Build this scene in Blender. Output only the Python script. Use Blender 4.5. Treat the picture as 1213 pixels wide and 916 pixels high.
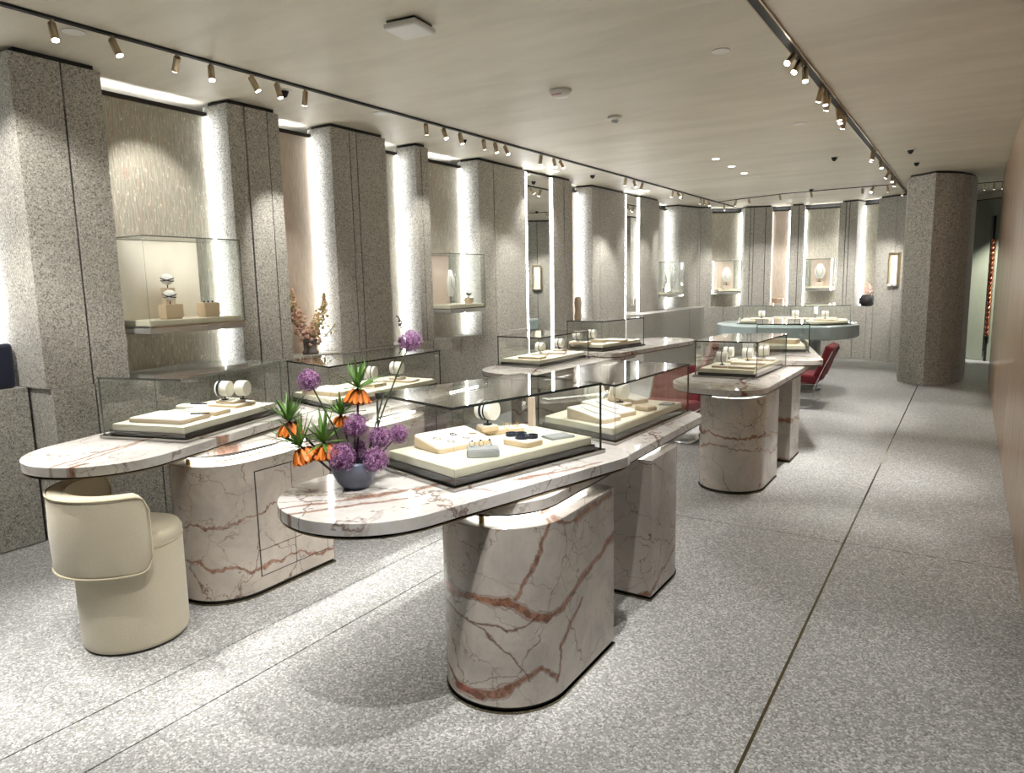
import bpy, bmesh, math, random
from mathutils import Vector, Matrix, Euler
random.seed(7)
S = bpy.context.scene
for o in list(bpy.data.objects): bpy.data.objects.remove(o)
COL = S.collection
# ---------------------------------------------------------------- camera
F, CX, CY, EYE = 845.0, 606.5, 458.0, 1.55
def _ray(px, py): return Vector((px-CX, -(py-CY), -F))
_dn = _ray(CX+118, CY+5750).normalized(); _up = -_dn
_y = _ray(1150, 322).normalized(); _y = (_y-_up*_y.dot(_up)).normalized()
_x = _y.cross(_up)
RM = Matrix((_x, _y, _up))
cam_d = bpy.data.cameras.new('camera'); cam = bpy.data.objects.new('camera', cam_d); COL.objects.link(cam)
cam.matrix_world = Matrix.Translation((0, 0, EYE)) @ RM.to_4x4()
cam_d.sensor_width = 36; cam_d.lens = 36*F/1213; cam_d.clip_start = 0.05
S.camera = cam
def at(px, py, z):
    d = RM @ _ray(px, py); t = (z-EYE)/d.z
    return Vector((d.x*t, d.y*t, z))
# ---------------------------------------------------------------- world, exposure
wd = bpy.data.worlds.new('world'); S.world = wd; wd.use_nodes = True
wd.node_tree.nodes['Background'].inputs[0].default_value = (1, .96, .9, 1)
wd.node_tree.nodes['Background'].inputs[1].default_value = 0.3
S.view_settings.view_transform = 'Standard'; S.view_settings.look = 'None'
S.view_settings.gamma = 1; S.view_settings.use_curve_mapping = False
S.view_settings.exposure = 0.28
SPOT_L, SPOT_R, SPOT_F, LED, DOWN = 125, 118, 90, 34, 60
WARM = (1.0, .955, .89); WHITE = (1.0, .97, .92)
# ---------------------------------------------------------------- materials
MATS = {}
def newmat(n):
    m = bpy.data.materials.new(n); m.use_nodes = True; MATS[n] = m
    nt = m.node_tree; b = nt.nodes['Principled BSDF']
    return m, nt, b
def N(nt, t, **k):
    n = nt.nodes.new(t)
    for a, v in k.items():
        if a.startswith('i_'):
            key = a[2:]; key = int(key) if key.isdigit() else key.replace('_', ' ')
            n.inputs[key].default_value = v
        else: setattr(n, a, v)
    return n
def L(nt, a, b): nt.links.new(a, b)
def math_(nt, op, a, b=None, c=None, clamp=False):
    n = nt.nodes.new('ShaderNodeMath'); n.operation = op; n.use_clamp = clamp
    for i, v in enumerate((a, b, c)):
        if v is None: continue
        if isinstance(v, (int, float)): n.inputs[i].default_value = v
        else: L(nt, v, n.inputs[i])
    return n.outputs[0]
def mapr(nt, v, a, b, c=0., d=1., smooth=True):
    n = nt.nodes.new('ShaderNodeMapRange'); n.interpolation_type = 'SMOOTHSTEP' if smooth else 'LINEAR'
    L(nt, v, n.inputs[0])
    for i, x in enumerate((a, b, c, d)):
        if isinstance(x, (int, float)): n.inputs[i+1].default_value = x
        else: L(nt, x, n.inputs[i+1])
    return n.outputs[0]
def mixc(nt, f, a, b):
    n = nt.nodes.new('ShaderNodeMix'); n.data_type = 'RGBA'
    if isinstance(f, (int, float)): n.inputs[0].default_value = f
    else: L(nt, f, n.inputs[0])
    for i, x in ((6, a), (7, b)):
        if isinstance(x, tuple): n.inputs[i].default_value = (*x[:3], 1)
        else: L(nt, x, n.inputs[i])
    return n.outputs[2]
def noise(nt, vec, scale, detail=2, rough=.5, dist=0., out=0):
    n = N(nt, 'ShaderNodeTexNoise'); n.inputs['Scale'].default_value = scale
    n.inputs['Detail'].default_value = detail; n.inputs['Roughness'].default_value = rough
    n.inputs['Distortion'].default_value = dist
    if vec is not None: L(nt, vec, n.inputs['Vector'])
    return n.outputs[out]
def mapping(nt, vec, scale=(1, 1, 1), loc=(0, 0, 0), rot=(0, 0, 0)):
    n = N(nt, 'ShaderNodeMapping'); L(nt, vec, n.inputs[0])
    n.inputs['Scale'].default_value = scale; n.inputs['Location'].default_value = loc; n.inputs['Rotation'].default_value = rot
    return n.outputs[0]
def bump(nt, b, h, strength=.2, dist=.01):
    n = N(nt, 'ShaderNodeBump'); n.inputs['Strength'].default_value = strength; n.inputs['Distance'].default_value = dist
    L(nt, h, n.inputs['Height']); L(nt, n.outputs[0], b.inputs['Normal'])
def plain(n, c, rough=.5, metal=0., coat=0., spec=None, var=.06, vs=8, bs=0):
    m, nt, b = newmat(n)
    tc = N(nt, 'ShaderNodeTexCoord').outputs['Object']
    f = noise(nt, tc, vs, 3)
    lo = tuple(x*(1-var) for x in c); hi = tuple(min(1, x*(1+var)) for x in c)
    L(nt, mixc(nt, f, lo, hi), b.inputs['Base Color'])
    b.inputs['Roughness'].default_value = rough; b.inputs['Metallic'].default_value = metal
    b.inputs['Coat Weight'].default_value = coat
    if spec is not None: b.inputs['Specular IOR Level'].default_value = spec
    if bs: bump(nt, b, noise(nt, tc, bs, 2), .25, .002)
    return m
def emit(n, c, s):
    m = bpy.data.materials.new(n); m.use_nodes = True; nt = m.node_tree
    nt.nodes.remove(nt.nodes['Principled BSDF'])
    e = N(nt, 'ShaderNodeEmission'); e.inputs[0].default_value = (*c, 1); e.inputs[1].default_value = s
    L(nt, e.outputs[0], nt.nodes['Material Output'].inputs[0]); return m
def glassmat(n, tint=(.96, .985, .975), f0=.045):
    m = bpy.data.materials.new(n); m.use_nodes = True; nt = m.node_tree
    nt.nodes.remove(nt.nodes['Principled BSDF'])
    g = N(nt, 'ShaderNodeNewGeometry')
    d = N(nt, 'ShaderNodeVectorMath', operation='DOT_PRODUCT'); L(nt, g.outputs['Incoming'], d.inputs[0]); L(nt, g.outputs['Normal'], d.inputs[1])
    c = math_(nt, 'ABSOLUTE', d.outputs['Value']); c = math_(nt, 'SUBTRACT', 1, c, clamp=True)
    p = math_(nt, 'POWER', c, 5); f = math_(nt, 'MULTIPLY_ADD', p, 1-f0, f0)
    t = N(nt, 'ShaderNodeBsdfTransparent'); t.inputs[0].default_value = (*tint, 1)
    gl = N(nt, 'ShaderNodeBsdfAnisotropic' if False else 'ShaderNodeBsdfGlossy'); gl.inputs['Roughness'].default_value = 0.0
    gl.inputs[0].default_value = (1, 1, 1, 1)
    mx = N(nt, 'ShaderNodeMixShader'); L(nt, f, mx.inputs[0]); L(nt, t.outputs[0], mx.inputs[1]); L(nt, gl.outputs[0], mx.inputs[2])
    L(nt, mx.outputs[0], nt.nodes['Material Output'].inputs[0]); return m
def granite(n, base, dark, light, scale=150, amt=.5, rough=.75, dk=.2, lt=.7, cloud=.1, spec=.4):
    """dk: share of dark grains, lt: grains above this value are light"""
    m, nt, b = newmat(n)
    tc = N(nt, 'ShaderNodeTexCoord').outputs['Object']
    wv = N(nt, 'ShaderNodeVectorMath', operation='MULTIPLY_ADD'); L(nt, noise(nt, tc, scale*.8, 1, .5, out=1), wv.inputs[0])
    wv.inputs[1].default_value = (.012*100/scale,)*3; L(nt, tc, wv.inputs[2])
    def grain(sc):
        v = N(nt, 'ShaderNodeTexVoronoi'); L(nt, wv.outputs[0], v.inputs['Vector']); v.inputs['Scale'].default_value = sc
        sp = N(nt, 'ShaderNodeSeparateColor'); L(nt, v.outputs['Color'], sp.inputs[0]); return sp.outputs
    g = grain(scale); g2 = grain(scale*2.1)
    c = mixc(nt, mapr(nt, g[1], 0, 1, 0, .35, False), base, tuple(x*.72 for x in base))
    c = mixc(nt, mapr(nt, g[0], lt, lt+.12, 0, .85), c, light)
    c = mixc(nt, mapr(nt, g2[0], dk*.6, dk*.6+.04, amt*.8, 0), c, dark)
    c = mixc(nt, mapr(nt, g[2], dk, dk+.04, amt, 0), c, dark)
    c2 = mixc(nt, mapr(nt, noise(nt, tc, 1.3, 3, .5), .3, .7, 0, cloud), c, tuple(x*.7 for x in base))
    L(nt, c2, b.inputs['Base Color']); b.inputs['Roughness'].default_value = rough
    b.inputs['Specular IOR Level'].default_value = spec
    bump(nt, b, g[0], .1, .002)
    return m
def marble(n, base=(.60, .56, .51), grey=(.42, .39, .36), veins=(), seed=0, crack=.012, rough=.16, fine=1.0, segs=None, hz=False):
    """veins: (nx,ny,nz,d,width,noise amp,colour)"""
    m, nt, b = newmat(n)
    tc0 = N(nt, 'ShaderNodeTexCoord').outputs['Object']
    tc = mapping(nt, tc0, loc=(seed*3.1, seed*1.7, seed*.9))
    cl = noise(nt, tc, 3.5, 6, .62, .6)
    c = mixc(nt, mapr(nt, cl, .35, .7), base, grey)
    mott = noise(nt, tc, 28, 5, .7, .3)
    c = mixc(nt, mapr(nt, mott, .5, .8, 0, .45), c, tuple(x*.72 for x in grey))
    # long polygonal cracks
    wv = N(nt, 'ShaderNodeVectorMath', operation='MULTIPLY_ADD'); L(nt, noise(nt, tc, 5, 4, .6, out=1), wv.inputs[0]); wv.inputs[1].default_value = (.22,)*3; L(nt, tc, wv.inputs[2])
    for sc, wd_, st, lc in ((2.6, .014, .85, 0), (5.5, .016, .65, 3)):
        v = N(nt, 'ShaderNodeTexVoronoi', feature='DISTANCE_TO_EDGE'); L(nt, mapping(nt, wv.outputs[0], loc=(lc, lc, lc), rot=(.4, .5, .3)), v.inputs['Vector']); v.inputs['Scale'].default_value = sc
        mk = mapr(nt, noise(nt, mapping(nt, tc, loc=(2+lc, 5, 4)), 2.6, 2), .40, .56)
        f = math_(nt, 'MULTIPLY', mapr(nt, v.outputs['Distance'], 0, wd_*fine, st, 0), mk)
        c = mixc(nt, f, c, (.17, .11, .085))
    # fine cracks
    for sc, wdt, col, st, loc in ((1.4, crack*.7, (.26, .20, .16), .4, 0),):
        r = noise(nt, mapping(nt, tc, loc=(loc, 2*loc, 0), scale=(1, 1, 1.5)), sc, 5, .55, .7)
        a = math_(nt, 'ABSOLUTE', math_(nt, 'SUBTRACT', r, .5))
        mk = mapr(nt, noise(nt, mapping(nt, tc, loc=(9+loc, 0, 4)), 2.0, 1), .42, .56)
        f = math_(nt, 'MULTIPLY', mapr(nt, a, 0, wdt*fine, st, 0), mk)
        c = mixc(nt, f, c, col)
    pn = noise(nt, tc, 2.6, 6, .62, .2); pn2 = noise(nt, mapping(nt, tc, loc=(5, 5, 5)), 7, 3); pn3 = noise(nt, mapping(nt, tc, loc=(1, 8, 5)), 40, 4, .7)
    for (nx, ny, nz, d, w, amp, col) in veins:
        dp = N(nt, 'ShaderNodeVectorMath', operation='DOT_PRODUCT'); L(nt, tc0, dp.inputs[0]); dp.inputs[1].default_value = (nx, ny, nz)
        v = math_(nt, 'SUBTRACT', dp.outputs['Value'], d)
        v = math_(nt, 'MULTIPLY_ADD', math_(nt, 'SUBTRACT', pn, .5), amp, v)
        a = math_(nt, 'ABSOLUTE', v)
        wn = mapr(nt, pn2, .3, .72, w*.12, w, False)
        f = mapr(nt, a, math_(nt, 'MULTIPLY', wn, .45), wn, 1, 0)
        vc = mixc(nt, mapr(nt, pn3, .4, .6), col, tuple(x*.42 for x in col))
        c = mixc(nt, math_(nt, 'MULTIPLY', f, .9), c, vc)
        # dark rim line along vein
        rim = math_(nt, 'ABSOLUTE', math_(nt, 'SUBTRACT', a, wn))
        c = mixc(nt, mapr(nt, rim, 0, .004, .55, 0), c, (.16, .07, .045))
    if segs:
        sp = N(nt, 'ShaderNodeSeparateXYZ'); L(nt, tc0, sp.inputs[0]); cb_ = N(nt, 'ShaderNodeCombineXYZ')
        if hz:
            L(nt, math_(nt, 'MULTIPLY', math_(nt, 'ADD', sp.outputs[0], sp.outputs[1]), .7071), cb_.inputs[0]); L(nt, sp.outputs[2], cb_.inputs[1])
        else:
            L(nt, sp.outputs[0], cb_.inputs[0]); L(nt, sp.outputs[1], cb_.inputs[1])
        wn_ = N(nt, 'ShaderNodeVectorMath', operation='MULTIPLY_ADD'); L(nt, noise(nt, cb_.outputs[0], 9, 5, .6, out=1), wn_.inputs[0]); wn_.inputs[1].default_value = (.07, .07, 0)
        ad = N(nt, 'ShaderNodeVectorMath', operation='ADD'); L(nt, cb_.outputs[0], ad.inputs[0]); ad.inputs[1].default_value = (-.035, -.035, 0); L(nt, ad.outputs[0], wn_.inputs[2])
        fl_ = N(nt, 'ShaderNodeVectorMath', operation='MULTIPLY'); L(nt, wn_.outputs[0], fl_.inputs[0]); fl_.inputs[1].default_value = (1, 1, 0); P_ = fl_.outputs[0]
        for (ax, ay, bx, by, w, col, op) in segs:
            ab = Vector((bx-ax, by-ay, 0)); sb = N(nt, 'ShaderNodeVectorMath', operation='SUBTRACT'); L(nt, P_, sb.inputs[0]); sb.inputs[1].default_value = (ax, ay, 0)
            dt = N(nt, 'ShaderNodeVectorMath', operation='DOT_PRODUCT'); L(nt, sb.outputs[0], dt.inputs[0]); dt.inputs[1].default_value = tuple(ab/ab.length_squared)
            tcl = math_(nt, 'MULTIPLY', dt.outputs['Value'], 1, clamp=True)
            pj = N(nt, 'ShaderNodeVectorMath', operation='SCALE'); pj.inputs[0].default_value = tuple(ab); L(nt, tcl, pj.inputs['Scale'])
            df = N(nt, 'ShaderNodeVectorMath', operation='DISTANCE'); L(nt, sb.outputs[0], df.inputs[0]); L(nt, pj.outputs[0], df.inputs[1])
            a = df.outputs['Value']; wn = mapr(nt, pn2, .3, .72, w*.35, w, False)
            f = mapr(nt, a, math_(nt, 'MULTIPLY', wn, .5), wn, op, 0)
            vc = mixc(nt, mapr(nt, pn3, .4, .6), col, tuple(x*.45 for x in col))
            c = mixc(nt, f, c, vc)
            rim = math_(nt, 'ABSOLUTE', math_(nt, 'SUBTRACT', a, wn)); c = mixc(nt, mapr(nt, rim, 0, .004, .6*op, 0), c, (.14, .06, .04))
    L(nt, c, b.inputs['Base Color']); b.inputs['Roughness'].default_value = rough
    return m

M = {}
M['granite'] = granite('wall_granite', (.47, .455, .41), (.12, .113, .10), (.66, .645, .59), 150, .72, .8, dk=.17)
M['granite_far'] = M['granite']
M['granite_col'] = granite('column_granite', (.47, .45, .40), (.12, .112, .10), (.64, .62, .56), 90, .7, .8, dk=.17)
M['curb_stone'] = granite('ledge_smooth_stone', (.52, .505, .47), (.3, .29, .27), (.6, .59, .55), 130, .4, .6)
M['floor'] = granite('floor_terrazzo', (.40, .405, .405), (.12, .12, .12), (.70, .71, .71), 135, .66, .42, dk=.17, lt=.62, cloud=.15, spec=.35)
M['black'] = plain('black_gap', (.012, .012, .011), .6)
M['darkmetal'] = plain('dark_bronze_metal', (.05, .045, .04), .35, .8)
M['steel'] = plain('polished_steel', (.62, .61, .59), .06, 1., vs=2)
M['mirrorbase'] = plain('grey_polished_base', (.40, .39, .37), .05, 1., vs=2)
M['bronze'] = plain('bronze_mirror', (.20, .175, .12), .08, 1., vs=2)
M['brass'] = plain('brushed_brass', (.55, .40, .2), .28, 1.)
M['brass_head'] = plain('champagne_brass', (.50, .40, .27), .32, 1.)
M['chrome'] = plain('chrome', (.8, .8, .8), .07, 1., vs=2)
M['cream'] = plain('cream_suede_board', (.80, .765, .62), .8, bs=300)
M['cream_back'] = plain('ivory_backing', (.86, .81, .70), .8)
M['pinkcream'] = plain('blush_backing', (.66, .55, .47), .8)
M['tan'] = plain('tan_suede', (.62, .49, .34), .75, bs=400)
M['tansat'] = plain('pale_tan_satin', (.68, .56, .43), .5)
M['whitetop'] = plain('white_suede', (.88, .86, .80), .75, bs=400)
M['greytray'] = plain('grey_suede', (.36, .38, .39), .75)
M['white'] = plain('white_lacquer', (.85, .84, .80), .35)
M['navy'] = plain('navy_leather', (.012, .017, .04), .45)
M['bracelet'] = plain('dark_blue_enamel', (.02, .028, .05), .2, .3)
M['silver'] = plain('silver_jewel', (.72, .71, .68), .15, 1.)
M['gold'] = plain('gold_jewel', (.8, .58, .25), .18, 1.)
M['velvet'] = plain('crimson_velvet', (.13, .003, .010), .85, vs=25, var=.25)
M['velvet'].node_tree.nodes['Principled BSDF'].inputs['Sheen Weight'].default_value = .1
M['plaster'] = None
m, nt, b = newmat('ceiling_plaster'); M['plaster'] = m
tc = N(nt, 'ShaderNodeTexCoord').outputs['Object']
a = noise(nt, mapping(nt, tc, scale=(.6, 2.2, 1), rot=(0, 0, .25)), 1.6, 6, .6, .5)
L(nt, mixc(nt, mapr(nt, a, .3, .7), (.57, .525, .425), (.66, .615, .505)), b.inputs['Base Color'])
b.inputs['Roughness'].default_value = .55; bump(nt, b, a, .08, .02)
# niche metallic fabric
m, nt, b = newmat('niche_metallic_fabric'); M['fabric'] = m
tc = N(nt, 'ShaderNodeTexCoord').outputs['Object']
st = noise(nt, mapping(nt, tc, scale=(60, 60, 3)), 3, 4, .65); sp = noise(nt, mapping(nt, tc, scale=(1, 1, .35)), 70, 3, .7)
red = noise(nt, mapping(nt, tc, scale=(1, 1, .3)), 24, 4, .75)
c = mixc(nt, mapr(nt, st, .3, .7), (.35, .335, .27), (.58, .56, .47))
c = mixc(nt, mapr(nt, red, .56, .66, 0, .5), c, (.50, .30, .24))
c = mixc(nt, mapr(nt, sp, .58, .68, 0, .8), c, (.85, .82, .72))
L(nt, c, b.inputs['Base Color']); b.inputs['Roughness'].default_value = .42; b.inputs['Metallic'].default_value = .4
bump(nt, b, sp, .35, .004)
m, nt, b = newmat('niche_rose_fabric'); M['fabric_rose'] = m
tc = N(nt, 'ShaderNodeTexCoord').outputs['Object']
st = noise(nt, mapping(nt, tc, scale=(60, 60, 3)), 3, 4, .65)
c = mixc(nt, mapr(nt, st, .3, .7), (.50, .42, .34), (.70, .61, .52))
L(nt, c, b.inputs['Base Color']); b.inputs['Roughness'].default_value = .38; b.inputs['Metallic'].default_value = .6
# wood
m, nt, b = newmat('walnut_veneer'); M['wood'] = m
tc = N(nt, 'ShaderNodeTexCoord').outputs['Object']
g1 = noise(nt, mapping(nt, tc, scale=(9, 9, .35)), 2.2, 6, .65, .6); g2 = noise(nt, mapping(nt, tc, scale=(4, 4, .3)), 2, 3)
c = mixc(nt, mapr(nt, g1, .38, .62), (.30, .18, .10), (.60, .44, .30)); c = mixc(nt, mapr(nt, g2, .35, .65, 0, .5), c, (.46, .31, .20))
L(nt, c, b.inputs['Base Color']); b.inputs['Roughness'].default_value = .34; b.inputs['Coat Weight'].default_value = .25; b.inputs['Coat Roughness'].default_value = .05
M['green'] = plain('sage_green_lacquer', (.27, .30, .23), .35)
M['copper'] = plain('copper', (.55, .2, .11), .22, 1.)
M['aqua'] = plain('pale_blue_green_stone', (.30, .37, .37), .2, var=.22, vs=5)
m, nt, b = newmat('cream_boucle'); M['upholstery'] = m
tc = N(nt, 'ShaderNodeTexCoord').outputs['Object']
wv = noise(nt, tc, 220, 2, .6); cl = noise(nt, tc, 5, 3)
c = mixc(nt, cl, (.53, .48, .36), (.60, .55, .42)); c = mixc(nt, mapr(nt, wv, .35, .65, 0, .3), c, (.42, .38, .28))
L(nt, c, b.inputs['Base Color']); b.inputs['Roughness'].default_value = .9; b.inputs['Sheen Weight'].default_value = .3; bump(nt, b, wv, .35, .003)
M['piping'] = plain('cream_piping', (.50, .45, .33), .7)
M['bowl'] = plain('slate_blue_glaze', (.11, .13, .19), .35, coat=.3)
M['grey_vase'] = plain('grey_stoneware', (.17, .15, .14), .7)
M['purple'] = plain('allium_purple', (.19, .06, .20), .6, var=.5, vs=90)
M['purple2'] = plain('allium_light_purple', (.50, .28, .48), .6, var=.4, vs=90)
M['dpurple'] = plain('allium_core', (.10, .035, .10), .8)
M['orange'] = plain('orange_petal', (.78, .20, .02), .5, var=.35, vs=30)
M['stem'] = plain('dark_stem', (.045, .06, .03), .6)
M['leaf'] = plain('green_leaf', (.09, .20, .035), .5, var=.4, vs=25)
M['pinkfl'] = plain('peach_pink_blossom', (.66, .42, .33), .7, var=.3, vs=60)
M['yelfl'] = plain('yellow_green_blossom', (.66, .58, .30), .7, var=.3, vs=60)
M['whitefl'] = plain('pale_pink_blossom', (.72, .52, .46), .7, var=.2, vs=60)
M['mirror'] = plain('mirror_silver', (.78, .79, .77), .01, 1., var=.01)
M['glass'] = glassmat('clear_glass', (.985, .995, .99))
M['glass_wall'] = glassmat('clear_case_glass', (.98, .99, .985), .04)
M['edge_dark'] = plain('dark_glass_edge', (.045, .05, .045), .15, .3)
M['edge_light'] = plain('bright_glass_edge', (.42, .46, .43), .12, .6)
M['edge_green'] = plain('green_glass_edge', (.10, .26, .21), .12, .2)
M['led'] = emit('led_strip_light', (.97, .98, 1), LED)
M['led_soft'] = emit('led_under_slab', (1, .96, .86), 9.0)
M['lens'] = emit('spot_lens', (1, .95, .87), 22)
M['downl'] = emit('downlight_lens', (1, .95, .87), 8)
M['whiteplastic'] = plain('white_plastic', (.72, .71, .67), .45)
M['redmark'] = plain('red_print', (.5, .03, .03), .5)
VR = (.36, .17, .105)
VO = (.45, .24, .15)
# ---------------------------------------------------------------- mesh helpers
class B:
    def __init__(s): s.v = []; s.f = []; s.m = []
    def add(s, vs, fs, mi=0):
        o = len(s.v); s.v += [tuple(v) for v in vs]; s.f += [tuple(i+o for i in f) for f in fs]; s.m += [mi]*len(fs); return s
    def box(s, x0, y0, z0, x1, y1, z1, mi=0):
        return s.prism([(x0, y0), (x1, y0), (x1, y1), (x0, y1)], z0, z1, mi)
    def prism(s, poly, z0, z1, mi=0, side=None, top=None):
        n = len(poly)
        ar = sum(poly[i][0]*poly[(i+1) % n][1]-poly[(i+1) % n][0]*poly[i][1] for i in range(n))
        if ar < 0: poly = poly[::-1]
        vs = [(p[0], p[1], z0) for p in poly]+[(p[0], p[1], z1) for p in poly]
        s.add(vs, [tuple(range(n))[::-1], tuple(range(n, 2*n))], mi)
        s.add(vs, [(i, (i+1) % n, n+(i+1) % n, n+i) for i in range(n)], mi if side is None else side)
        return s
    def ring(s, poly, inner, z0, z1, mi=0):
        n = len(poly)
        vs = [(*p, z0) for p in poly]+[(*p, z1) for p in poly]+[(*p, z0) for p in inner]+[(*p, z1) for p in inner]
        fs = []
        for i in range(n):
            j = (i+1) % n
            fs += [(i, j, n+j, n+i), (2*n+j, 2*n+i, 3*n+i, 3*n+j), (n+i, n+j, 3*n+j, 3*n+i), (j, i, 2*n+i, 2*n+j)]
        return s.add(vs, fs, mi)
    def lathe(s, prof, n=24, c=(0, 0, 0), mi=0, R=None):
        vs = []; fs = []
        for (r, z) in prof:
            for k in range(n):
                a = 2*math.pi*k/n; v = Vector((r*math.cos(a), r*math.sin(a), z))
                if R is not None: v = R @ v
                vs.append(v+Vector(c))
        for i in range(len(prof)-1):
            for k in range(n):
                a, b_ = i*n+k, i*n+(k+1) % n; fs.append((a, b_, b_+n, a+n))
        fs.append(tuple(range(n))[::-1]); fs.append(tuple((len(prof)-1)*n+k for k in range(n)))
        return s.add(vs, fs, mi)
    def tube(s, pts, r, n=8, mi=0, r1=None):
        pts = [Vector(p) for p in pts]; vs = []; fs = []
        up = Vector((0, 0, 1))
        for i, p in enumerate(pts):
            d = (pts[min(i+1, len(pts)-1)]-pts[max(i-1, 0)]).normalized()
            a = d.cross(up if abs(d.z) < .95 else Vector((1, 0, 0))).normalized(); b_ = d.cross(a)
            rr = r if r1 is None else r+(r1-r)*i/(len(pts)-1)
            for k in range(n):
                t = 2*math.pi*k/n; vs.append(p+a*rr*math.cos(t)+b_*rr*math.sin(t))
        for i in range(len(pts)-1):
            for k in range(n): fs.append((i*n+k, i*n+(k+1) % n, (i+1)*n+(k+1) % n, (i+1)*n+k))
        fs.append(tuple(range(n))); fs.append(tuple((len(pts)-1)*n+k for k in range(n))[::-1])
        return s.add(vs, fs, mi)
    def bar(s, pts, w, t, side=Vector((0, 1, 0)), mi=0):
        """flat bar sweeping along pts; w along 'side', t perpendicular"""
        pts = [Vector(p) for p in pts]; vs = []; fs = []
        for i, p in enumerate(pts):
            d = (pts[min(i+1, len(pts)-1)]-pts[max(i-1, 0)]).normalized(); nn = d.cross(side).normalized()
            for a, b_ in ((-1, -1), (1, -1), (1, 1), (-1, 1)): vs.append(p+side*a*w/2+nn*b_*t/2)
        for i in range(len(pts)-1):
            for k in range(4): fs.append((i*4+k, i*4+(k+1) % 4, (i+1)*4+(k+1) % 4, (i+1)*4+k))
        e = (len(pts)-1)*4; fs += [(0, 1, 2, 3), (e+3, e+2, e+1, e)]
        return s.add(vs, fs, mi)
    def sphere(s, c, r, n=16, m_=10, sc=(1, 1, 1), mi=0):
        c = Vector(c); vs = [c+Vector((0, 0, -r*sc[2]))]; fs = []
        for i in range(1, m_):
            t = math.pi*i/m_
            for k in range(n):
                a = 2*math.pi*k/n; vs.append(c+Vector((r*math.sin(t)*math.cos(a)*sc[0], r*math.sin(t)*math.sin(a)*sc[1], -r*math.cos(t)*sc[2])))
        vs.append(c+Vector((0, 0, r*sc[2]))); T = len(vs)-1
        for k in range(n): fs.append((0, 1+(k+1) % n, 1+k)); fs.append((T, T-n+k, T-n+(k+1) % n))
        for i in range(m_-2):
            for k in range(n): a = 1+i*n; fs.append((a+k, a+(k+1) % n, a+n+(k+1) % n, a+n+k))
        return s.add(vs, fs, mi)
    def torus(s, c, R, r, rot=Matrix.Identity(3), n=20, m_=6, mi=0, arc=1., sc=1.):
        c = Vector(c); vs = []; fs = []; nn = n if arc == 1. else n+1
        for i in range(nn):
            a = 2*math.pi*arc*i/n
            for k in range(m_):
                t = 2*math.pi*k/m_
                v = Vector(((R+r*math.cos(t))*math.cos(a), (R+r*math.cos(t))*math.sin(a)*sc, r*math.sin(t)))
                vs.append(c+rot @ v)
        for i in range(n):
            j = (i+1) % nn
            for k in range(m_): fs.append((i*m_+k, j*m_+k, j*m_+(k+1) % m_, i*m_+(k+1) % m_))
        return s.add(vs, fs, mi)
    def build(s, name, mats, parent=None, smooth=False, bevel=0, seg=2, label=None, loc=None):
        me = bpy.data.meshes.new(name); me.from_pydata(s.v, [], s.f)
        if not isinstance(mats, (list, tuple)): mats = [mats]
        for x in mats: me.materials.append(x)
        me.polygons.foreach_set('material_index', s.m)
        bm = bmesh.new(); bm.from_mesh(me)
        if bevel or smooth: bmesh.ops.remove_doubles(bm, verts=bm.verts, dist=1e-5)
        bmesh.ops.recalc_face_normals(bm, faces=bm.faces); bm.to_mesh(me); bm.free()
        if smooth:
            me.polygons.foreach_set('use_smooth', [True]*len(me.polygons))
            if smooth != 'all':
                try: me.set_sharp_from_angle(angle=math.radians(40))
                except Exception: pass
        o = bpy.data.objects.new(name, me); COL.objects.link(o)
        if parent is not None: o.parent = parent
        if loc is not None: o.location = loc
        if bevel:
            md = o.modifiers.new('bevel', 'BEVEL'); md.width = bevel; md.segments = seg; md.limit_method = 'ANGLE'
            md.angle_limit = math.radians(35)
        if label: o['label'] = label
        return o
def tag(o, label, cat, group=None):
    o['label'] = label; o['category'] = cat
    if group: o['group'] = group
    return o
def thing(name, label, cat, loc=(0, 0, 0), rz=0., group=None, rot=None):
    o = bpy.data.objects.new(name, None); COL.objects.link(o); o.empty_display_size = .05
    o.location = loc; o.rotation_euler = rot if rot is not None else (0, 0, rz)
    return tag(o, label, cat, group)
def struct(o): o['kind'] = 'structure'; return o
def inset(poly, d):
    n = len(poly); out = []
    ar = sum(poly[i][0]*poly[(i+1) % n][1]-poly[(i+1) % n][0]*poly[i][1] for i in range(n))
    sg = 1 if ar > 0 else -1
    for i in range(n):
        p0, p1, p2 = (Vector(poly[i-1]), Vector(poly[i]), Vector(poly[(i+1) % n]))
        a = (p1-p0).normalized(); b_ = (p2-p1).normalized()
        n1 = Vector((-a.y, a.x))*sg; n2 = Vector((-b_.y, b_.x))*sg
        k = (n1+n2); k = k/max(.2, k.length_squared/2)
        q = p1+k*d; out.append((q.x, q.y))
    return out
def rrect(x0, y0, x1, y1, r, n=8):
    """rounded rectangle; r = (r00, r10, r11, r01) corner radii"""
    if isinstance(r, (int, float)): r = (r,)*4
    pts = []
    for (cx, cy, a0, rr) in ((x0, y0, 180, r[0]), (x1, y0, 270, r[1]), (x1, y1, 0, r[2]), (x0, y1, 90, r[3])):
        ox = cx+(rr if cx == x0 else -rr); oy = cy+(rr if cy == y0 else -rr)
        if rr < 1e-4: pts.append((cx, cy)); continue
        for k in range(n+1):
            a = math.radians(a0+90*k/n); pts.append((ox+rr*math.cos(a), oy+rr*math.sin(a)))
    return pts

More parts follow.
